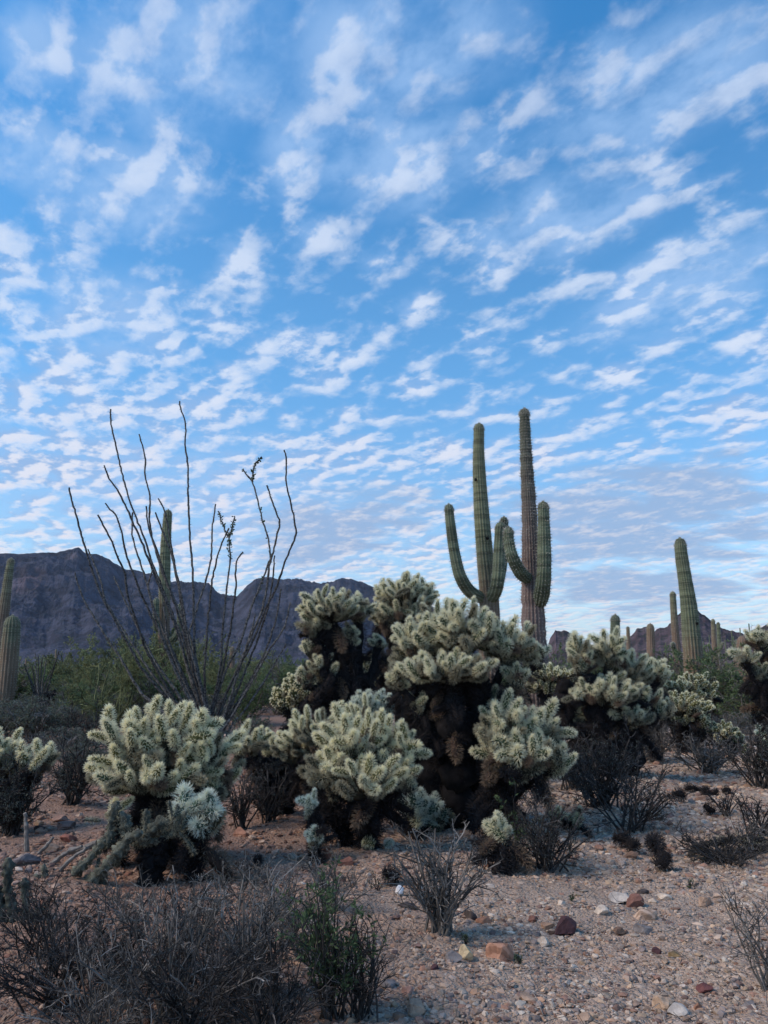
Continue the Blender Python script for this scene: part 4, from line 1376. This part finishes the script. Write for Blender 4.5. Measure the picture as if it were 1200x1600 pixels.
FORKS = {18, 20, 22}
OCO = [
    [(173, 640), (173, 663), (179, 686), (185.5, 719), (195, 756), (205, 789), (215, 815), (228.5, 848.5), (238.5, 882), (247, 901.5), (290, 1010), (318, 1110)],
    [(217, 678), (227.5, 716), (226, 742.5), (234.5, 776), (233, 809), (236, 832), (245, 865), (255, 898), (300, 1000), (322, 1112)],
    [(163, 728), (170.6, 749), (183, 765), (199, 795.5), (207, 815), (220, 842), (235, 882), (275, 980), (315, 1110)],
    [(108, 761), (112.6, 785.6), (118, 799), (126, 832), (136, 865), (147, 900), (162, 938), (179, 968), (199, 1004), (219, 1041), (250, 1080), (300, 1125)],
    [(165, 786), (172, 799), (181, 802), (190.5, 832), (195.4, 862), (205, 888), (219, 925), (260, 1010), (308, 1112)],
    [(153, 805), (175.5, 847), (185.5, 875), (195.4, 895), (199, 931), (212, 968), (228.5, 1017), (270, 1090), (300, 1125)],
    [(117, 895), (122.5, 915), (132.5, 941), (159, 984), (179, 1014), (199, 1047), (222, 1085), (270, 1125)],
    [(137.5, 859), (149, 885), (159, 911), (163, 938), (190, 980), (235, 1050), (285, 1115)],
    [(228, 790.6), (231, 825), (245, 858), (253, 885), (285, 980), (318, 1105)],
    [(207, 800), (206, 835), (215, 868), (225, 895), (240, 950), (280, 1040), (312, 1112)],
    [(248, 779), (258, 800), (268, 855), (285, 950), (302, 1050), (326, 1120)],
    [(281, 627), (281, 635), (290, 660), (290.6, 675), (289, 696), (293.6, 722.7), (294, 785.6), (297, 845), (300.6, 885), (302, 918), (303.5, 984), (304.5, 1034), (318, 1112)],
    [(336.7, 788), (332, 819), (330, 872), (321, 911.5), (309.5, 944.7), (299.6, 978), (284.7, 1016), (300, 1070), (316, 1118)],
    [(357.5, 826), (342.6, 858.5), (334, 892), (329, 928), (324, 984), (319.5, 1044), (320, 1110)],
    [(358, 842), (360, 872), (354, 925), (347.6, 984), (346, 1034), (330, 1115)],
    [(380, 862), (368.5, 875), (369, 918), (361, 978), (352.6, 1024), (332, 1115)],
    [(378.4, 733), (394.7, 752.5), (402, 779), (410.6, 815.5), (419, 838.6), (423, 872), (412, 901.6), (392, 951), (376, 1004), (352.6, 1047), (330, 1112)],
    [(417, 758.5), (425.5, 785.6), (437.7, 815.5), (429, 852), (420.5, 885), (417, 918), (410.6, 951), (392, 994), (372.5, 1047), (358, 1100)],
    [(409.6, 714), (401, 722), (395.6, 734), (394.7, 752.5)],
    [(443.7, 703), (447.7, 716), (447, 754), (458.6, 805.5), (464, 833.7), (445.3, 878), (432, 918), (415.5, 951), (395.6, 1001), (372.5, 1044), (345, 1100)],
    [(341, 799), (351, 827), (358, 842)],
    [(439, 920), (432, 968), (415.5, 1017.5), (379, 1085), (355, 1125)],
    [(366.5, 807), (361, 832), (358, 842)],
    [(453.6, 941), (445, 981), (419, 1017.5), (386, 1077), (362, 1120)],
    [(447, 1006), (415.5, 1060.6), (382, 1110), (360, 1135)],
    [(429, 868), (427, 901.6), (419, 951), (402, 1001), (376, 1067), (354, 1120)],
    [(243, 800), (255, 835), (266, 858), (280, 918), (288, 984), (306, 1044), (328, 1118)],
    [(268, 858), (283, 928), (294.6, 1001), (324, 1118)],
    [(178, 900), (205, 960), (240, 1030), (300, 1118)],
    [(255, 940), (262, 1000), (290, 1070), (318, 1120)],
    [(238, 890), (230, 915), (245, 975), (270, 1040), (308, 1118)],
    [(400, 960), (385, 1010), (360, 1070), (342, 1120)],
]
ocotillo('tall leafless ocotillo with many kinked grey wands left of centre', 12.5, (334, 1130), OCO, {16: .5, 18: .95, 20: .95, 22: .95, 14: .1})
OC2 = [[(px, 1030 + R.uniform(-18, 25)), (60 + (px - 60) * .5, 1070), (62 + (px - 60) * .2, 1100)] for px in (38, 44, 50, 55, 60, 66, 72, 80, 92)]
ocotillo('small far ocotillo in the grey-green brush near the left edge', 19.0, (64, 1120), OC2, {}, 1.6, 0.8)
OC3 = [[(px, 1040 + R.uniform(-10, 12)), (600 + (px - 600), 1060)] for px in (640,)]


# ------------------------------------------------------------------ shrubs
def shrub_meshes(W, H, stems=14, kids=(5, 4, 3), spread=1.0, r=0.006, wander=0.16, leaf=0, leaf_len=0.012, leaf_w=0.006, mats=None, up=0.0, sides=3, lean=(0, 0), bottom=0.2):
    """branches and foliage of a bush W wide and H high, foot at the origin"""
    mb = MB()
    a = R.uniform(0, 2 * math.pi, stems)
    tilt = np.sqrt(R.uniform(0.02, 1, stems)) * spread
    d = np.stack([np.cos(a) * tilt * W / 2 + lean[0], np.sin(a) * tilt * W / 2 + lean[1], H * np.sqrt(np.clip(1.08 - (tilt / max(spread, 1e-3)) ** 2 * 0.75, .1, 2))], -1)
    L = np.linalg.norm(d, axis=1) * R.uniform(0.6, 1.0, stems) * .92
    p0 = R.normal(0, 0.06 * W, (stems, 3)) * np.array([1, 1, 0])
    lv = [grow(p0, d, L, 7, wander * .6, up)]
    rad_ = [r]
    tubes(mb, lv[0], np.linspace(r * 1.5, r * .7, 7), 4, 0, False, R.uniform(.6, 1.2, (stems, 1)) * np.ones(3))
    par = lv[0]; Lp = L
    allp = [par]
    for g, k in enumerate(kids):
        n = len(par) * k
        idx = np.repeat(np.arange(len(par)), k)
        t = R.uniform(0.18 if g == 0 else 0.1, 1.0, n)
        p, dd = at_paths(par, idx, t)
        nd = nrm(dd + rand_dir(n) * 0.95 + np.array([0, 0, 0.05]))
        Ln = Lp[idx] * R.uniform(0.28, 0.62, n) * (1.05 - 0.45 * t)
        K = 5 if g == 0 else 4
        ch = grow(p, nd, Ln, K, wander, up * .6)
        rr = r * (0.62 ** (g + 1))
        tubes(mb, ch, np.linspace(rr * 1.25, rr * .6, K), sides, 0, False, (0.4 + 1.9 * R.random((n, 1)) ** 2.2) * np.ones(3), cap=False)
        par, Lp = ch, Ln
        allp.append(ch)
    fol = None
    if leaf:
        fol = MB()
        for ch, fr in ((allp[-1], .65), (allp[-2], .35)):
            n = int(leaf * fr)
            idx = R.integers(0, len(ch), n)
            p, dd = at_paths(ch, idx, R.uniform(0.2, 1, n))
            leaves(fol, p, nrm(dd + rand_dir(n) * .8), R.uniform(.6, 1.3, n) * leaf_len, leaf_w, 0, R.uniform(.6, 1.4, (n, 1)) * np.ones(3))
    return mb, fol


def shrub(label, px, py, wpx, hpx, name='shrub', cat='shrub', twig=None, leafm=None, Y=None, group=None, **kw):
    g = G(px, py) if Y is None else on_ground(P(px, py, Y)[0], Y)
    s = mpp(g[1])
    kw.setdefault('r', 1.0 * s)
    mb, fol = shrub_meshes(wpx * s, hpx * s, **kw)
    t = thing(name, label, cat, g, group)
    o = bpy.data.objects.new('branches', mb.mesh('branches', [twig or M_twig])); C.objects.link(o); o.parent = t
    if fol:
        o = bpy.data.objects.new('foliage', fol.mesh('foliage', [leafm or M_leaf_grey])); C.objects.link(o); o.parent = t
    return t


shrub('leafless grey fan-shaped shrub standing alone on the gravel at centre', 690, 1460, 150, 172, stems=26, kids=(5, 4, 2), wander=.13, twig=M_twig, r=.0052)
shrub('dark rounded leafless shrub in front of the upright cholla', 855, 1362, 165, 105, stems=26, kids=(6, 5, 3), twig=M_twig_dark, leaf=900, leafm=M_leaf_grey, leaf_len=.012, r=.005)
shrub('green leafy shoots rising at the left of the dark rounded shrub', 808, 1335, 60, 95, 'leafy_plant', 'plant', stems=9, kids=(4, 2), twig=M_twig_dark, leaf=700, leafm=M_leaf_green, leaf_len=.026, leaf_w=.009, spread=.7, r=.003)
shrub('large dark bluish thicket right of the upright cholla', 940, 1262, 150, 130, stems=24, kids=(6, 5, 4), twig=M_twig_dark, leaf=1500, leafm=M_leaf_grey, leaf_len=.016, r=.0075)
shrub('dark sprawling shrub leaning right above the dead cholla balls', 985, 1298, 150, 110, stems=18, kids=(6, 5, 3), twig=M_twig_dark, r=.006, leaf=400, leaf_len=.015)
shrub('low dense purple-grey bush on the far gravel rise', 1105, 1208, 120, 62, stems=26, kids=(6, 5, 4), twig=M_twig, r=.008)
shrub('blue-grey bush at the right edge above the fallen branch pile', 1192, 1232, 110, 100, stems=20, kids=(6, 5, 4), twig=M_twig_dark, leaf=1600, leaf_len=.02, r=.008)
shrub('sparse dark bush at the right edge over the dead cholla pile', 1185, 1305, 120, 75, stems=12, kids=(5, 4, 3), twig=M_twig_dark, r=.006)
shrub('small dark tuft among the stones right of the far gravel row', 1135, 1275, 46, 40, stems=12, kids=(5, 4), twig=M_twig_dark, r=.005)
shrub('wispy pale grey shrub entering at the lower right edge', 1205, 1545, 130, 175, stems=13, kids=(5, 4, 3), twig=M_twig, r=.003, wander=.2)
shrub('grey-green bush at the left edge with dark stems', 22, 1305, 110, 120, stems=22, kids=(6, 5, 4), twig=M_twig_dark, leaf=3500, leaf_len=.018, r=.006)
shrub('grey-green rounded bush on the slope behind the left edge bush', 112, 1258, 110, 108, stems=20, kids=(6, 5, 4), twig=M_twig_dark, leaf=4200, leaf_len=.02, r=.0065)
shrub('dark upright shrub right of the front-left crown', 376, 1295, 56, 95, stems=16, kids=(5, 4, 3), twig=M_twig_dark, r=.005, leaf=300)
shrub('dark low shrub under the low cholla with thin trunks', 418, 1285, 80, 90, stems=14, kids=(5, 4, 3), twig=M_twig_dark, r=.005, leaf=500)
shrub('tangled grey dead shrub filling the bottom left, middle of the mass', 250, 1592, 330, 175, stems=24, kids=(6, 5, 3), twig=M_twig, r=.0034, wander=.15, spread=1.1)
shrub('tangled dead shrub at the bottom left corner', 85, 1580, 270, 150, stems=26, kids=(6, 5, 3), twig=M_twig_dark, r=.0034, wander=.15, spread=1.1)
shrub('upright bluish-grey dead shrub left of the leafy green plant', 390, 1560, 180, 195, stems=20, kids=(6, 4, 3), twig=M_twig, r=.0034, wander=.2)
shrub('thin dark twig shrub below the dead cactus trunk', 300, 1475, 200, 95, stems=14, kids=(5, 4, 3), twig=M_twig_dark, r=.0036, wander=.14)
shrub('spindly grey shrub on the slope in the middle of the stones', 440, 1440, 150, 90, stems=12, kids=(5, 4, 2), twig=M_twig, r=.0032, wander=.2)
shrub('short dead shrub against the bottom edge left of the leafy plant', 420, 1625, 230, 140, stems=24, kids=(6, 5, 3), twig=M_twig_dark, r=.003, wander=.15)
shrub('dead shrub at the bottom edge in the far left corner', 150, 1640, 260, 130, stems=24, kids=(6, 5, 3), twig=M_twig, r=.003, wander=.15)
for (px, py, w, h, st, m, lab) in [
    (330, 1540, 230, 135, 18, 1, 'dense dark tangle in the middle of the bottom left mass'),
    (180, 1530, 230, 110, 18, 0, 'low dark tangle under the fallen cactus arms'),
    (60, 1500, 170, 110, 20, 0, 'dark twigs round the knobbly stubs at the left edge'),
    (470, 1500, 170, 135, 14, 1, 'grey twigs reaching up just left of the leafy green plant'),
    (300, 1610, 300, 150, 30, 0, 'dark dead twigs along the bottom edge below the tangle'),
    (375, 1420, 120, 80, 9, 1, 'thin grey twigs at the right of the dead cactus trunk'),
    (520, 1420, 110, 80, 14, 1, 'sparse grey twigs in front of the front centre cholla'),
    (190, 1440, 150, 70, 8, 1, 'pale thin twigs in front of the fallen cactus arms')]:
    shrub(lab, px, py, w, h, stems=st, kids=(6, 5, 3), twig=M_twig if m else M_twig_dark, r=.0030, wander=.15, spread=1.15, leaf=500, leaf_len=.008, leaf_w=.004)
shrub('leafy green plant with upright stems at the bottom centre', 520, 1590, 130, 200, 'leafy_plant', 'plant', stems=26, kids=(4, 3), twig=M_twig_dark, leaf=1900, leafm=M_leaf_green, leaf_len=.022, leaf_w=.009, spread=1.25, r=.0026, wander=.1, up=.12)
shrub('fine dark dead twigs at the right foot of the leafy green plant', 560, 1592, 150, 150, stems=20, kids=(5, 4, 2), twig=M_twig_dark, r=.0026)
for (px, py, w, h, lab) in [(813, 1510, 20, 22, 'tiny blue-green sprout right of the orange rock'), (893, 1408, 14, 12, 'tiny green sprout behind the pale peach block'), (727, 1476, 12, 20, 'tiny sprout behind the knobbly yellow stone'),
                            (1078, 1388, 22, 16, 'tiny dark tuft on the open gravel at the right'), (590, 1392, 34, 30, 'small green sprig left of the long dark stone')]:
    shrub(lab, px, py, w, h, 'sprout', 'plant', stems=8, kids=(3,), twig=M_twig_dark, leafm=M_leaf_green, leaf=90, leaf_len=.010, leaf_w=.005, r=.0015)


# ------------------------------------------------------------------ the fallen grey-green cactus in front, dead wood
def knobbly(pts, r, Y, dyn=0.0, spines=True):
    r = r * 0.8
    p = np.array([P(a, b, Y + dyn * i) for i, (a, b) in enumerate(pts)])
    s = mpp(Y)
    L = float(np.sum(np.linalg.norm(np.diff(p, axis=0), axis=1)))
    n = max(14, int(L / 0.009))
    path, _, q = resample(p, np.ones(len(p)), n)
    T, A, B = transport(path)
    S = 18
    th = np.arange(S) * 2 * math.pi / S
    R0 = r * s
    taper = np.clip(np.minimum(q, q[-1] - q) / (R0 * .9), 0.15, 1) ** .5
    k = 2 * math.pi / (R0 * 2.6)
    bump = np.clip(np.cos(2.5 * th[None] * 2 + k * q[:, None]) * 1.0, 0, 1) * np.clip(np.cos(2.5 * th[None] * 2 - k * q[:, None]), 0, 1)
    rr = R0 * taper[:, None] * (0.70 + 0.55 * bump ** .7) * (0.9 + .22 * vnoise(q[:, None] * 30 + 5, th[None] * 2, 3)) * (1 + .16 * np.sin(q[:, None] * 26 + r))
    ring = A[:, None] * np.cos(th)[None, :, None] + B[:, None] * np.sin(th)[None, :, None]
    v = path[:, None] + ring * rr[..., None]
    idx = np.arange(n * S).reshape(n, S)
    f = np.stack([idx[:-1], np.roll(idx[:-1], -1, 1), np.roll(idx[1:], -1, 1), idx[1:]], -1).reshape(-1, 4)
    mb = MB()
    # tubercle tops are tinted paler than the grooves between them
    path = path + R.normal(0, .0006, path.shape)
    c = (0.5 + 1.1 * bump * vnoise(q[:, None] * 30, th[None] * 3, 5))[..., None] * np.ones(3)
    mb.add(v, f, 0, True, c.reshape(-1, 3))
    mb.add(v[-1], np.arange(S)[None], 0, True); mb.add(v[0], np.arange(S)[None][:, ::-1], 0, True)
    if spines:
        nb = int(L * 1500)
        pp, dd = at_paths(path[None], np.zeros(nb, int), R.random(nb))
        o = nrm(np.cross(dd, rand_dir(nb)))
        blades(mb, pp + o * R0 * .95, nrm(o + R.normal(0, .4, o.shape)), R.uniform(.010, .026, nb), .0018, 1)
    return mb


fb = on_ground(*P(225, 1390, 4.95)[:2])
ft = thing('staghorn_cactus', 'broken grey-green knobbly cactus sprawling in front of the palest cholla', 'cactus', fb)
ARMS = [([(111, 1412), (140, 1385), (160, 1360), (180, 1340), (200, 1313), (222, 1300)], 12, -.02), ([(113, 1367), (133, 1350), (150, 1330), (168, 1308)], 9, 0), ([(170, 1325), (173, 1295), (177, 1272), (184, 1252)], 9, 0),
        ([(112, 1400), (80, 1385), (53, 1367)], 6.5, 0), ([(110, 1412), (77, 1413), (50, 1406)], 6, .01), ([(212, 1318), (247, 1312), (282, 1290), (322, 1268)], 7, .02), ([(200, 1300), (196, 1282), (188, 1268)], 9, 0),
        ([(226, 1306), (229, 1282), (228, 1264)], 6, 0), ([(267, 1310), (274, 1280), (278, 1256)], 5, 0), ([(205, 1318), (225, 1308), (250, 1288), (270, 1286)], 12, 0), ([(280, 1300), (296, 1320), (306, 1336)], 4, 0),
        ([(165, 1360), (160, 1390), (152, 1420)], 6, 0), ([(92, 1400), (75, 1385), (68, 1350)], 5, .01), ([(113, 1420), (113, 1395), (108, 1370)], 5, 0), ([(158, 1282), (132, 1280)], 4, 0)]
for _ in range(20):
    x0 = R.uniform(60, 300); y0 = np.interp(x0, [60, 110, 220, 300], [1385, 1400, 1310, 1290]) + R.uniform(-6, 14)
    a_ = R.uniform(-2.6, -0.4); l_ = R.uniform(18, 48)
    ARMS.append(([(x0, y0), (x0 + math.cos(a_) * l_ * .5 + R.uniform(-4, 4), y0 + math.sin(a_) * l_ * .5), (x0 + math.cos(a_) * l_, y0 + math.sin(a_) * l_)], R.uniform(3.0, 6.5), R.uniform(-.03, .04)))
for pts, r, dyn in ARMS:
    knobbly(pts, r, 4.95, dyn).obj('arm', [M_stag, M_spine['old']], ft, fb)
for pts, r in [([(228, 1420), (233, 1360), (225, 1312)], 15), ([(240, 1400), (246, 1350), (252, 1305)], 11)]:
    mb = MB(); path = np.array([P(a, b, 5.0) for a, b in pts]); path[0][2] = ground_z(path[0][0], 5.0) - .03
    path, _, _ = resample(path, np.ones(3), 9); limb(mb, path, np.linspace(1.1, .8, 9) * r * mpp(5), .05)
    mb.obj('trunk', [M_bark, M_spine['dead']], ft, fb)

fb = on_ground(*P(20, 1500, 4.3)[:2])
ft = thing('staghorn_cactus', 'dark upright knobbly cactus stubs at the left edge', 'cactus', fb)
for pts, r in [([(22, 1500), (20, 1430), (12, 1385), (14, 1340)], 10), ([(38, 1470), (40, 1420), (38, 1372)], 8), ([(5, 1500), (2, 1430), (-6, 1380)], 9), ([(25, 1440), (50, 1428), (70, 1420)], 6), ([(22, 1470), (-5, 1450)], 9)]:
    knobbly(pts, r, 4.25, 0).obj('arm', [M_stag, M_spine['dead']], ft, fb)

for (pts, r, Y, lab) in [([(43, 1345), (41, 1300), (39, 1270)], 3.6, 5.6, 'upright pale weathered stick on the left slope'),
                         ([(52, 1343), (66, 1328), (84, 1309)], 3.2, 5.5, 'pale stick leaning right beside the upright one'),
                         ([(78, 1352), (104, 1332), (128, 1322)], 3.4, 5.25, 'pale dead stick under the fallen cactus arms'),
                         ([(84, 1372), (108, 1345), (135, 1325)], 3.2, 5.1, 'long grey stick lying along the fallen cactus arm'),
                         ([(108, 1330), (130, 1326), (150, 1316)], 5, 5.3, 'dark rotten branch end above the pale sticks'),
                         ([(965, 1343), (985, 1334), (1003, 1328)], 2, 5.9, 'thin pale twig lying in front of the two dead cholla balls'),
                         ([(1180, 1345), (1176, 1325), (1168, 1308)], 2, 5.7, 'white broken twig standing in the dead branch pile'),
                         ([(345, 1575), (375, 1552), (400, 1540), (424, 1528)], 2.0, 3.3, 'long pale bent twig low in the bottom left brush')]:
    p = np.array([P(a, b, Y) for a, b in pts])
    gz = float(ground_z(p[0][0], p[0][1]))
    path, _, _ = resample(p, np.ones(len(p)), 12)
    path = path + R.normal(0, .002, path.shape)
    mb = MB(); tubes(mb, path, np.linspace(1.1, .7, 12) * r * mpp(Y) * R.uniform(.85, 1.15, 12), 7, 0, False)
    bo = tuple(path[0])
    tag(mb.obj('stick', [M_wood], None, bo), lab, 'dead wood')

shrub('low flattened twiggy shrub tangled over the fallen dead limbs at the right', 1140, 1350, 175, 48, stems=26, kids=(6, 5, 3), twig=M_twig_dark, r=.004, spread=1.2, wander=.16)
shrub('dry grey twig tuft standing behind the fallen dead limbs', 1170, 1325, 110, 55, stems=14, kids=(5, 4), twig=M_twig, r=.003)
# pile of fallen dead cholla limbs at the right
pb = G(1120, 1345)
pt = thing('dead_cholla', 'pile of fallen blackened cholla limbs on the gravel at the right', 'dead wood', pb)
for pts, r in [([(1075, 1345), (1100, 1325), (1135, 1318)], 7), ([(1090, 1338), (1120, 1335), (1150, 1340), (1185, 1335)], 9), ([(1110, 1322), (1150, 1312), (1200, 1318)], 7), ([(1060, 1352), (1085, 1350), (1105, 1338)], 6),
               ([(1140, 1345), (1175, 1330), (1215, 1328)], 9), ([(1120, 1312), (1140, 1328), (1155, 1345)], 6), ([(1160, 1312), (1185, 1325), (1220, 1310)], 6), ([(1100, 1345), (1112, 1352), (1122, 1355)], 6)]:
    knobbly([(a + R.uniform(-8, 8), b + R.uniform(-7, 3)) for a, b in pts], r * R.uniform(.7, 1.2), pb[1] + R.uniform(-.1, .4)).obj('limb', [M_twig_dark, M_spine['old']], pt, pb)


# ------------------------------------------------------------------ brush behind
def green_variants(n, W, H, leaf, ll, lw, twig, leafm, **kw):
    out = []
    for _ in range(n):
        mb, fol = shrub_meshes(W, H, leaf=leaf, leaf_len=ll, leaf_w=lw, **kw)
        out.append((mb.mesh('branches', [twig]), fol.mesh('foliage', [leafm])))
    return out


M_leaf_olive = simple_mat('palo_verde_leaf', (0.195, 0.215, 0.105), 0.3, 3, 0.8, 0.4)
M_leaf_dusk = simple_mat('brush_leaf', (0.115, 0.135, 0.105), 0.3, 3, 0.8, 0.3)
V_creo = green_variants(4, 2.2, 1.7, 10500, .06, .024, M_twig, M_leaf_creosote, stems=18, kids=(6, 5, 3), r=.012, wander=.18)
V_palo = green_variants(3, 3.0, 2.6, 11000, .065, .022, M_leaf_olive, M_leaf_olive, stems=9, kids=(7, 6, 4), r=.022, wander=.2)
V_grey = green_variants(4, 1.3, 0.8, 3500, .04, .018, M_twig, M_leaf_dusk, stems=18, kids=(6, 5, 3), r=.008, wander=.2)
V_brown = []
for _ in range(3):
    mb, _f = shrub_meshes(1.3, 0.7, stems=24, kids=(6, 5, 4), r=.008, wander=.2)
    V_brown.append((mb.mesh('branches', [M_twig]), None))


def plant_copy(var, label, loc, W, H, name, cat, group, W0, H0):
    t = thing(name, label, cat, loc, group)
    for me, nm in ((var[0], 'branches'), (var[1], 'foliage')):
        if me is None: continue
        o = bpy.data.objects.new(nm, me); C.objects.link(o); o.parent = t
        o.scale = (W / W0, W / W0, H / H0)
        o.rotation_euler = (0, 0, R.uniform(0, 6.28))
    return t


BRUSH = [
    ('p', 178, 16.5, 150, 150, 'loose green tree-like bush right of the small far ocotillo'),
    ('p', 140, 26, 150, 130, 'yellow-green thin palo verde behind the loose green bush'),
    ('p', 232, 24, 130, 160, 'yellow-green palo verde behind the left wands of the ocotillo'),
    ('c', 255, 17, 130, 105, 'deep green bush at the left foot of the ocotillo'),
    ('p', 325, 22, 130, 130, 'olive bush directly behind the ocotillo base'),
    ('c', 385, 19, 110, 95, 'green bush right of the ocotillo base'),
    ('c', 440, 24, 120, 90, 'green bush left of the tall cholla clump'),
    ('c', 118, 18, 90, 75, 'small round green bush left of the loose green one'),
    ('g', 60, 14.5, 130, 70, 'grey-green low brush in front of the fat ribbed saguaro'),
    ('g', 20, 15.5, 110, 60, 'grey-green low brush at the foot of the left edge saguaros'),
    ('c', 62, 15.8, 80, 50, 'small green bush between grey brush on the left'),
    ('g', 120, 12.5, 110, 45, 'grey-green low brush beside the bare red patch'),
    ('b', 85, 11.5, 100, 45, 'brown twig brush in front of the grey-green brush at the left'),
    ('c', 876, 20, 100, 120, 'green bush between the brown ringed saguaro and the dark olive cholla'),
    ('c', 1110, 19, 170, 120, 'dark green bush right of the leaning saguaro'),
    ('c', 1175, 17.5, 150, 110, 'dark green bush under the right edge cholla'),
    ('c', 1045, 24, 120, 90, 'dark green bush left of the leaning saguaro'),
    ('c', 965, 25, 150, 90, 'dark green bush behind the dark olive cholla'),
    ('c', 1215, 23, 140, 130, 'dark green bush at the right edge on the horizon'),
    ('b', 1130, 15.2, 110, 42, 'dark brown brush beyond the gravel rise at the right'),
    ('b', 1180, 14, 90, 45, 'purple-brown brush at the right edge beyond the gravel rise'),
    ('g', 1160, 16.5, 100, 40, 'grey brush behind the purple-brown brush'),
    ('b', 425, 10.5, 80, 60, 'brown brush behind the low cholla with thin trunks'),
    ('g', 400, 12.0, 90, 60, 'grey brush between the ocotillo base and the low cholla'),
    ('g', 145, 10.6, 90, 40, 'grey low brush on the slope left of the front-left crown'),
    ('b', 1010, 11.2, 100, 70, 'dark brush under the light chollas at the right'),
    ('g', 830, 13, 120, 70, 'grey-green brush behind the upright cholla'),
]
DIM = {'c': (V_creo, 2.2, 1.7, 'creosote_bush', 'bush'), 'p': (V_palo, 3.0, 2.6, 'palo_verde', 'tree'), 'g': (V_grey, 1.3, 0.8, 'grey_brush', 'bush'), 'b': (V_brown, 1.3, 0.7, 'brown_brush', 'bush')}
for i, (k, px, Y, w, h, lab) in enumerate(BRUSH):
    vs, W0, H0, nm, cat = DIM[k]
    s = mpp(Y)
    plant_copy(vs[i % len(vs)], lab, on_ground(P(px, 1050, Y)[0], Y), w * s, h * s, nm, cat, None, W0, H0)
for a_ in [('grey-green bush tucked under the low rounded light cholla', 1010, 1188, 120, 80, 2600), ('dark grey bush behind the purple-grey bush on the gravel rise', 1075, 1172, 120, 60, 1800),
           ('bushy dark thicket under the fingers of the dark olive cholla', 895, 1235, 120, 95, 1500), ('low grey bush on the slope right of the little ocotillo', 140, 1165, 120, 60, 3000),
           ('grey twiggy bush left of the trailing pale cholla', 1120, 1165, 70, 40, 900)]:
    shrub(*a_[:5], stems=20, kids=(6, 5, 4), twig=M_twig_dark, leaf=a_[5], leaf_len=.02, r=.007)
for (px_, Y_, w_, h_, l_) in [(200, 21, 120, 110, 'fresh green palo verde between the left wands of the ocotillo'), (95, 24, 110, 70, 'fresh green palo verde behind the small far ocotillo'),
                              (300, 26, 120, 120, 'thin yellow-green palo verde behind the middle of the ocotillo'), (410, 30, 110, 90, 'pale palo verde between the ocotillo and the tall cholla clump')]:
    s_ = mpp(Y_)
    plant_copy(V_palo[int(px_) % 3], l_, on_ground(P(px_, 1050, Y_)[0], Y_), w_ * s_, h_ * s_, 'palo_verde', 'tree', None, 3.0, 2.6)
# more of the same out on the plain
for i in range(230):
    Y = 15.5 * (95 / 15.5) ** R.random()
    x = R.uniform(-0.62, 0.62) * Y
    if Y < 20 and -0.2 * Y < x < 0.1 * Y: continue
    k = 'ccpgg'[int(R.integers(0, 5))]
    if k == 'p' and Y < 32: k = 'g'
    if k == 'c' and Y < 19: k = 'g'
    vs, W0, H0, nm, cat = DIM[k]
    f = R.uniform(.6, 1.15)
    side = ['far left', 'left of centre', 'right of centre', 'far right'][int(np.clip((x / Y + 0.5) * 4, 0, 3))]
    dist = 'nearer' if Y < 24 else 'middle distance' if Y < 45 else 'distant'
    kind_ = {'c': 'green creosote bush', 'p': 'olive palo verde', 'g': 'grey-green low brush'}[k]
    plant_copy(vs[i % len(vs)], '%s %s out on the plain, %s in the photo' % (dist, kind_, side),
               on_ground(x, Y), W0 * f * 1.15, H0 * f, nm, cat, '%s %s, %s' % (dist, kind_, side), W0, H0)
# beyond 95 m the brush reads as one cover
n = 9000
r = 90 * (900 / 90) ** R.random(n); a = np.radians(R.uniform(-42, 42, n))
mb = MB()
k = 16
c = np.stack([r * np.sin(a), r * np.cos(a), np.zeros(n)], -1)
sz = R.uniform(.7, 2.0, n)
col = np.repeat(R.uniform(.5, 1.2, (n, 1)) * np.ones(3) * np.array([1, 1, .9]), k, 0)
p = np.repeat(c, k, 0) + R.normal(0, .5, (n * k, 3)) * np.repeat(sz, k)[:, None] * np.array([1.1, 1.1, .0])
p[:, 2] = np.abs(R.normal(0, .45, n * k)) * np.repeat(sz, k)
leaves(mb, p, rand_dir(n * k), np.repeat(sz, k) * .6, np.repeat(sz, k) * .35, 0, col)
o = mb.obj('scrub', M_leaf_dusk)
tag(o, 'far desert scrub covering the plain up to the mountain foot', 'scrub', None, 'stuff')
# dry litter on the near ground
n = 2600
r = 2.8 * (14 / 2.8) ** R.random(n); a = np.radians(R.uniform(-32, 32, n))
x, y = r * np.sin(a), r * np.cos(a)
d = rand_dir(n); d[:, 2] = np.abs(d[:, 2]) * .15
mb = MB()
p0 = np.stack([x, y, ground_z(x, y) + .012], -1)
tubes(mb, grow(p0, d, R.uniform(.03, .14, n), 3, .25, 0), np.array([.0018, .0015, .001]), 3, 0, False, R.uniform(.5, 1.8, (n, 1)) * np.ones(3), cap=False)
o = mb.obj('twig_litter', M_twig)
tag(o, 'dry broken twigs littering the gravel', 'litter', None, 'stuff')


# ------------------------------------------------------------------ thin evening haze: one closed box round everything
mb = MB()
m = bpy.data.materials.new('haze'); m.use_nodes = True
nt = m.node_tree; nt.nodes.clear()
pv = nt.nodes.new('ShaderNodeVolumePrincipled'); pv.inputs['Color'].default_value = (.75, .85, 1, 1); pv.inputs['Density'].default_value = 0.00006
ou = nt.nodes.new('ShaderNodeOutputMaterial'); nt.links.new(pv.outputs[0], ou.inputs['Volume'])
x = 6200.0
v = np.array([(a, b, c) for a in (-x, x) for b in (-x, x) for c in (-11.0, 330.0)])
f = np.array([(0, 1, 3, 2), (4, 6, 7, 5), (0, 4, 5, 1), (2, 3, 7, 6), (0, 2, 6, 4), (1, 5, 7, 3)])
mb.add(v, f, 0)
o = mb.obj('haze', m); o['kind'] = 'stuff'
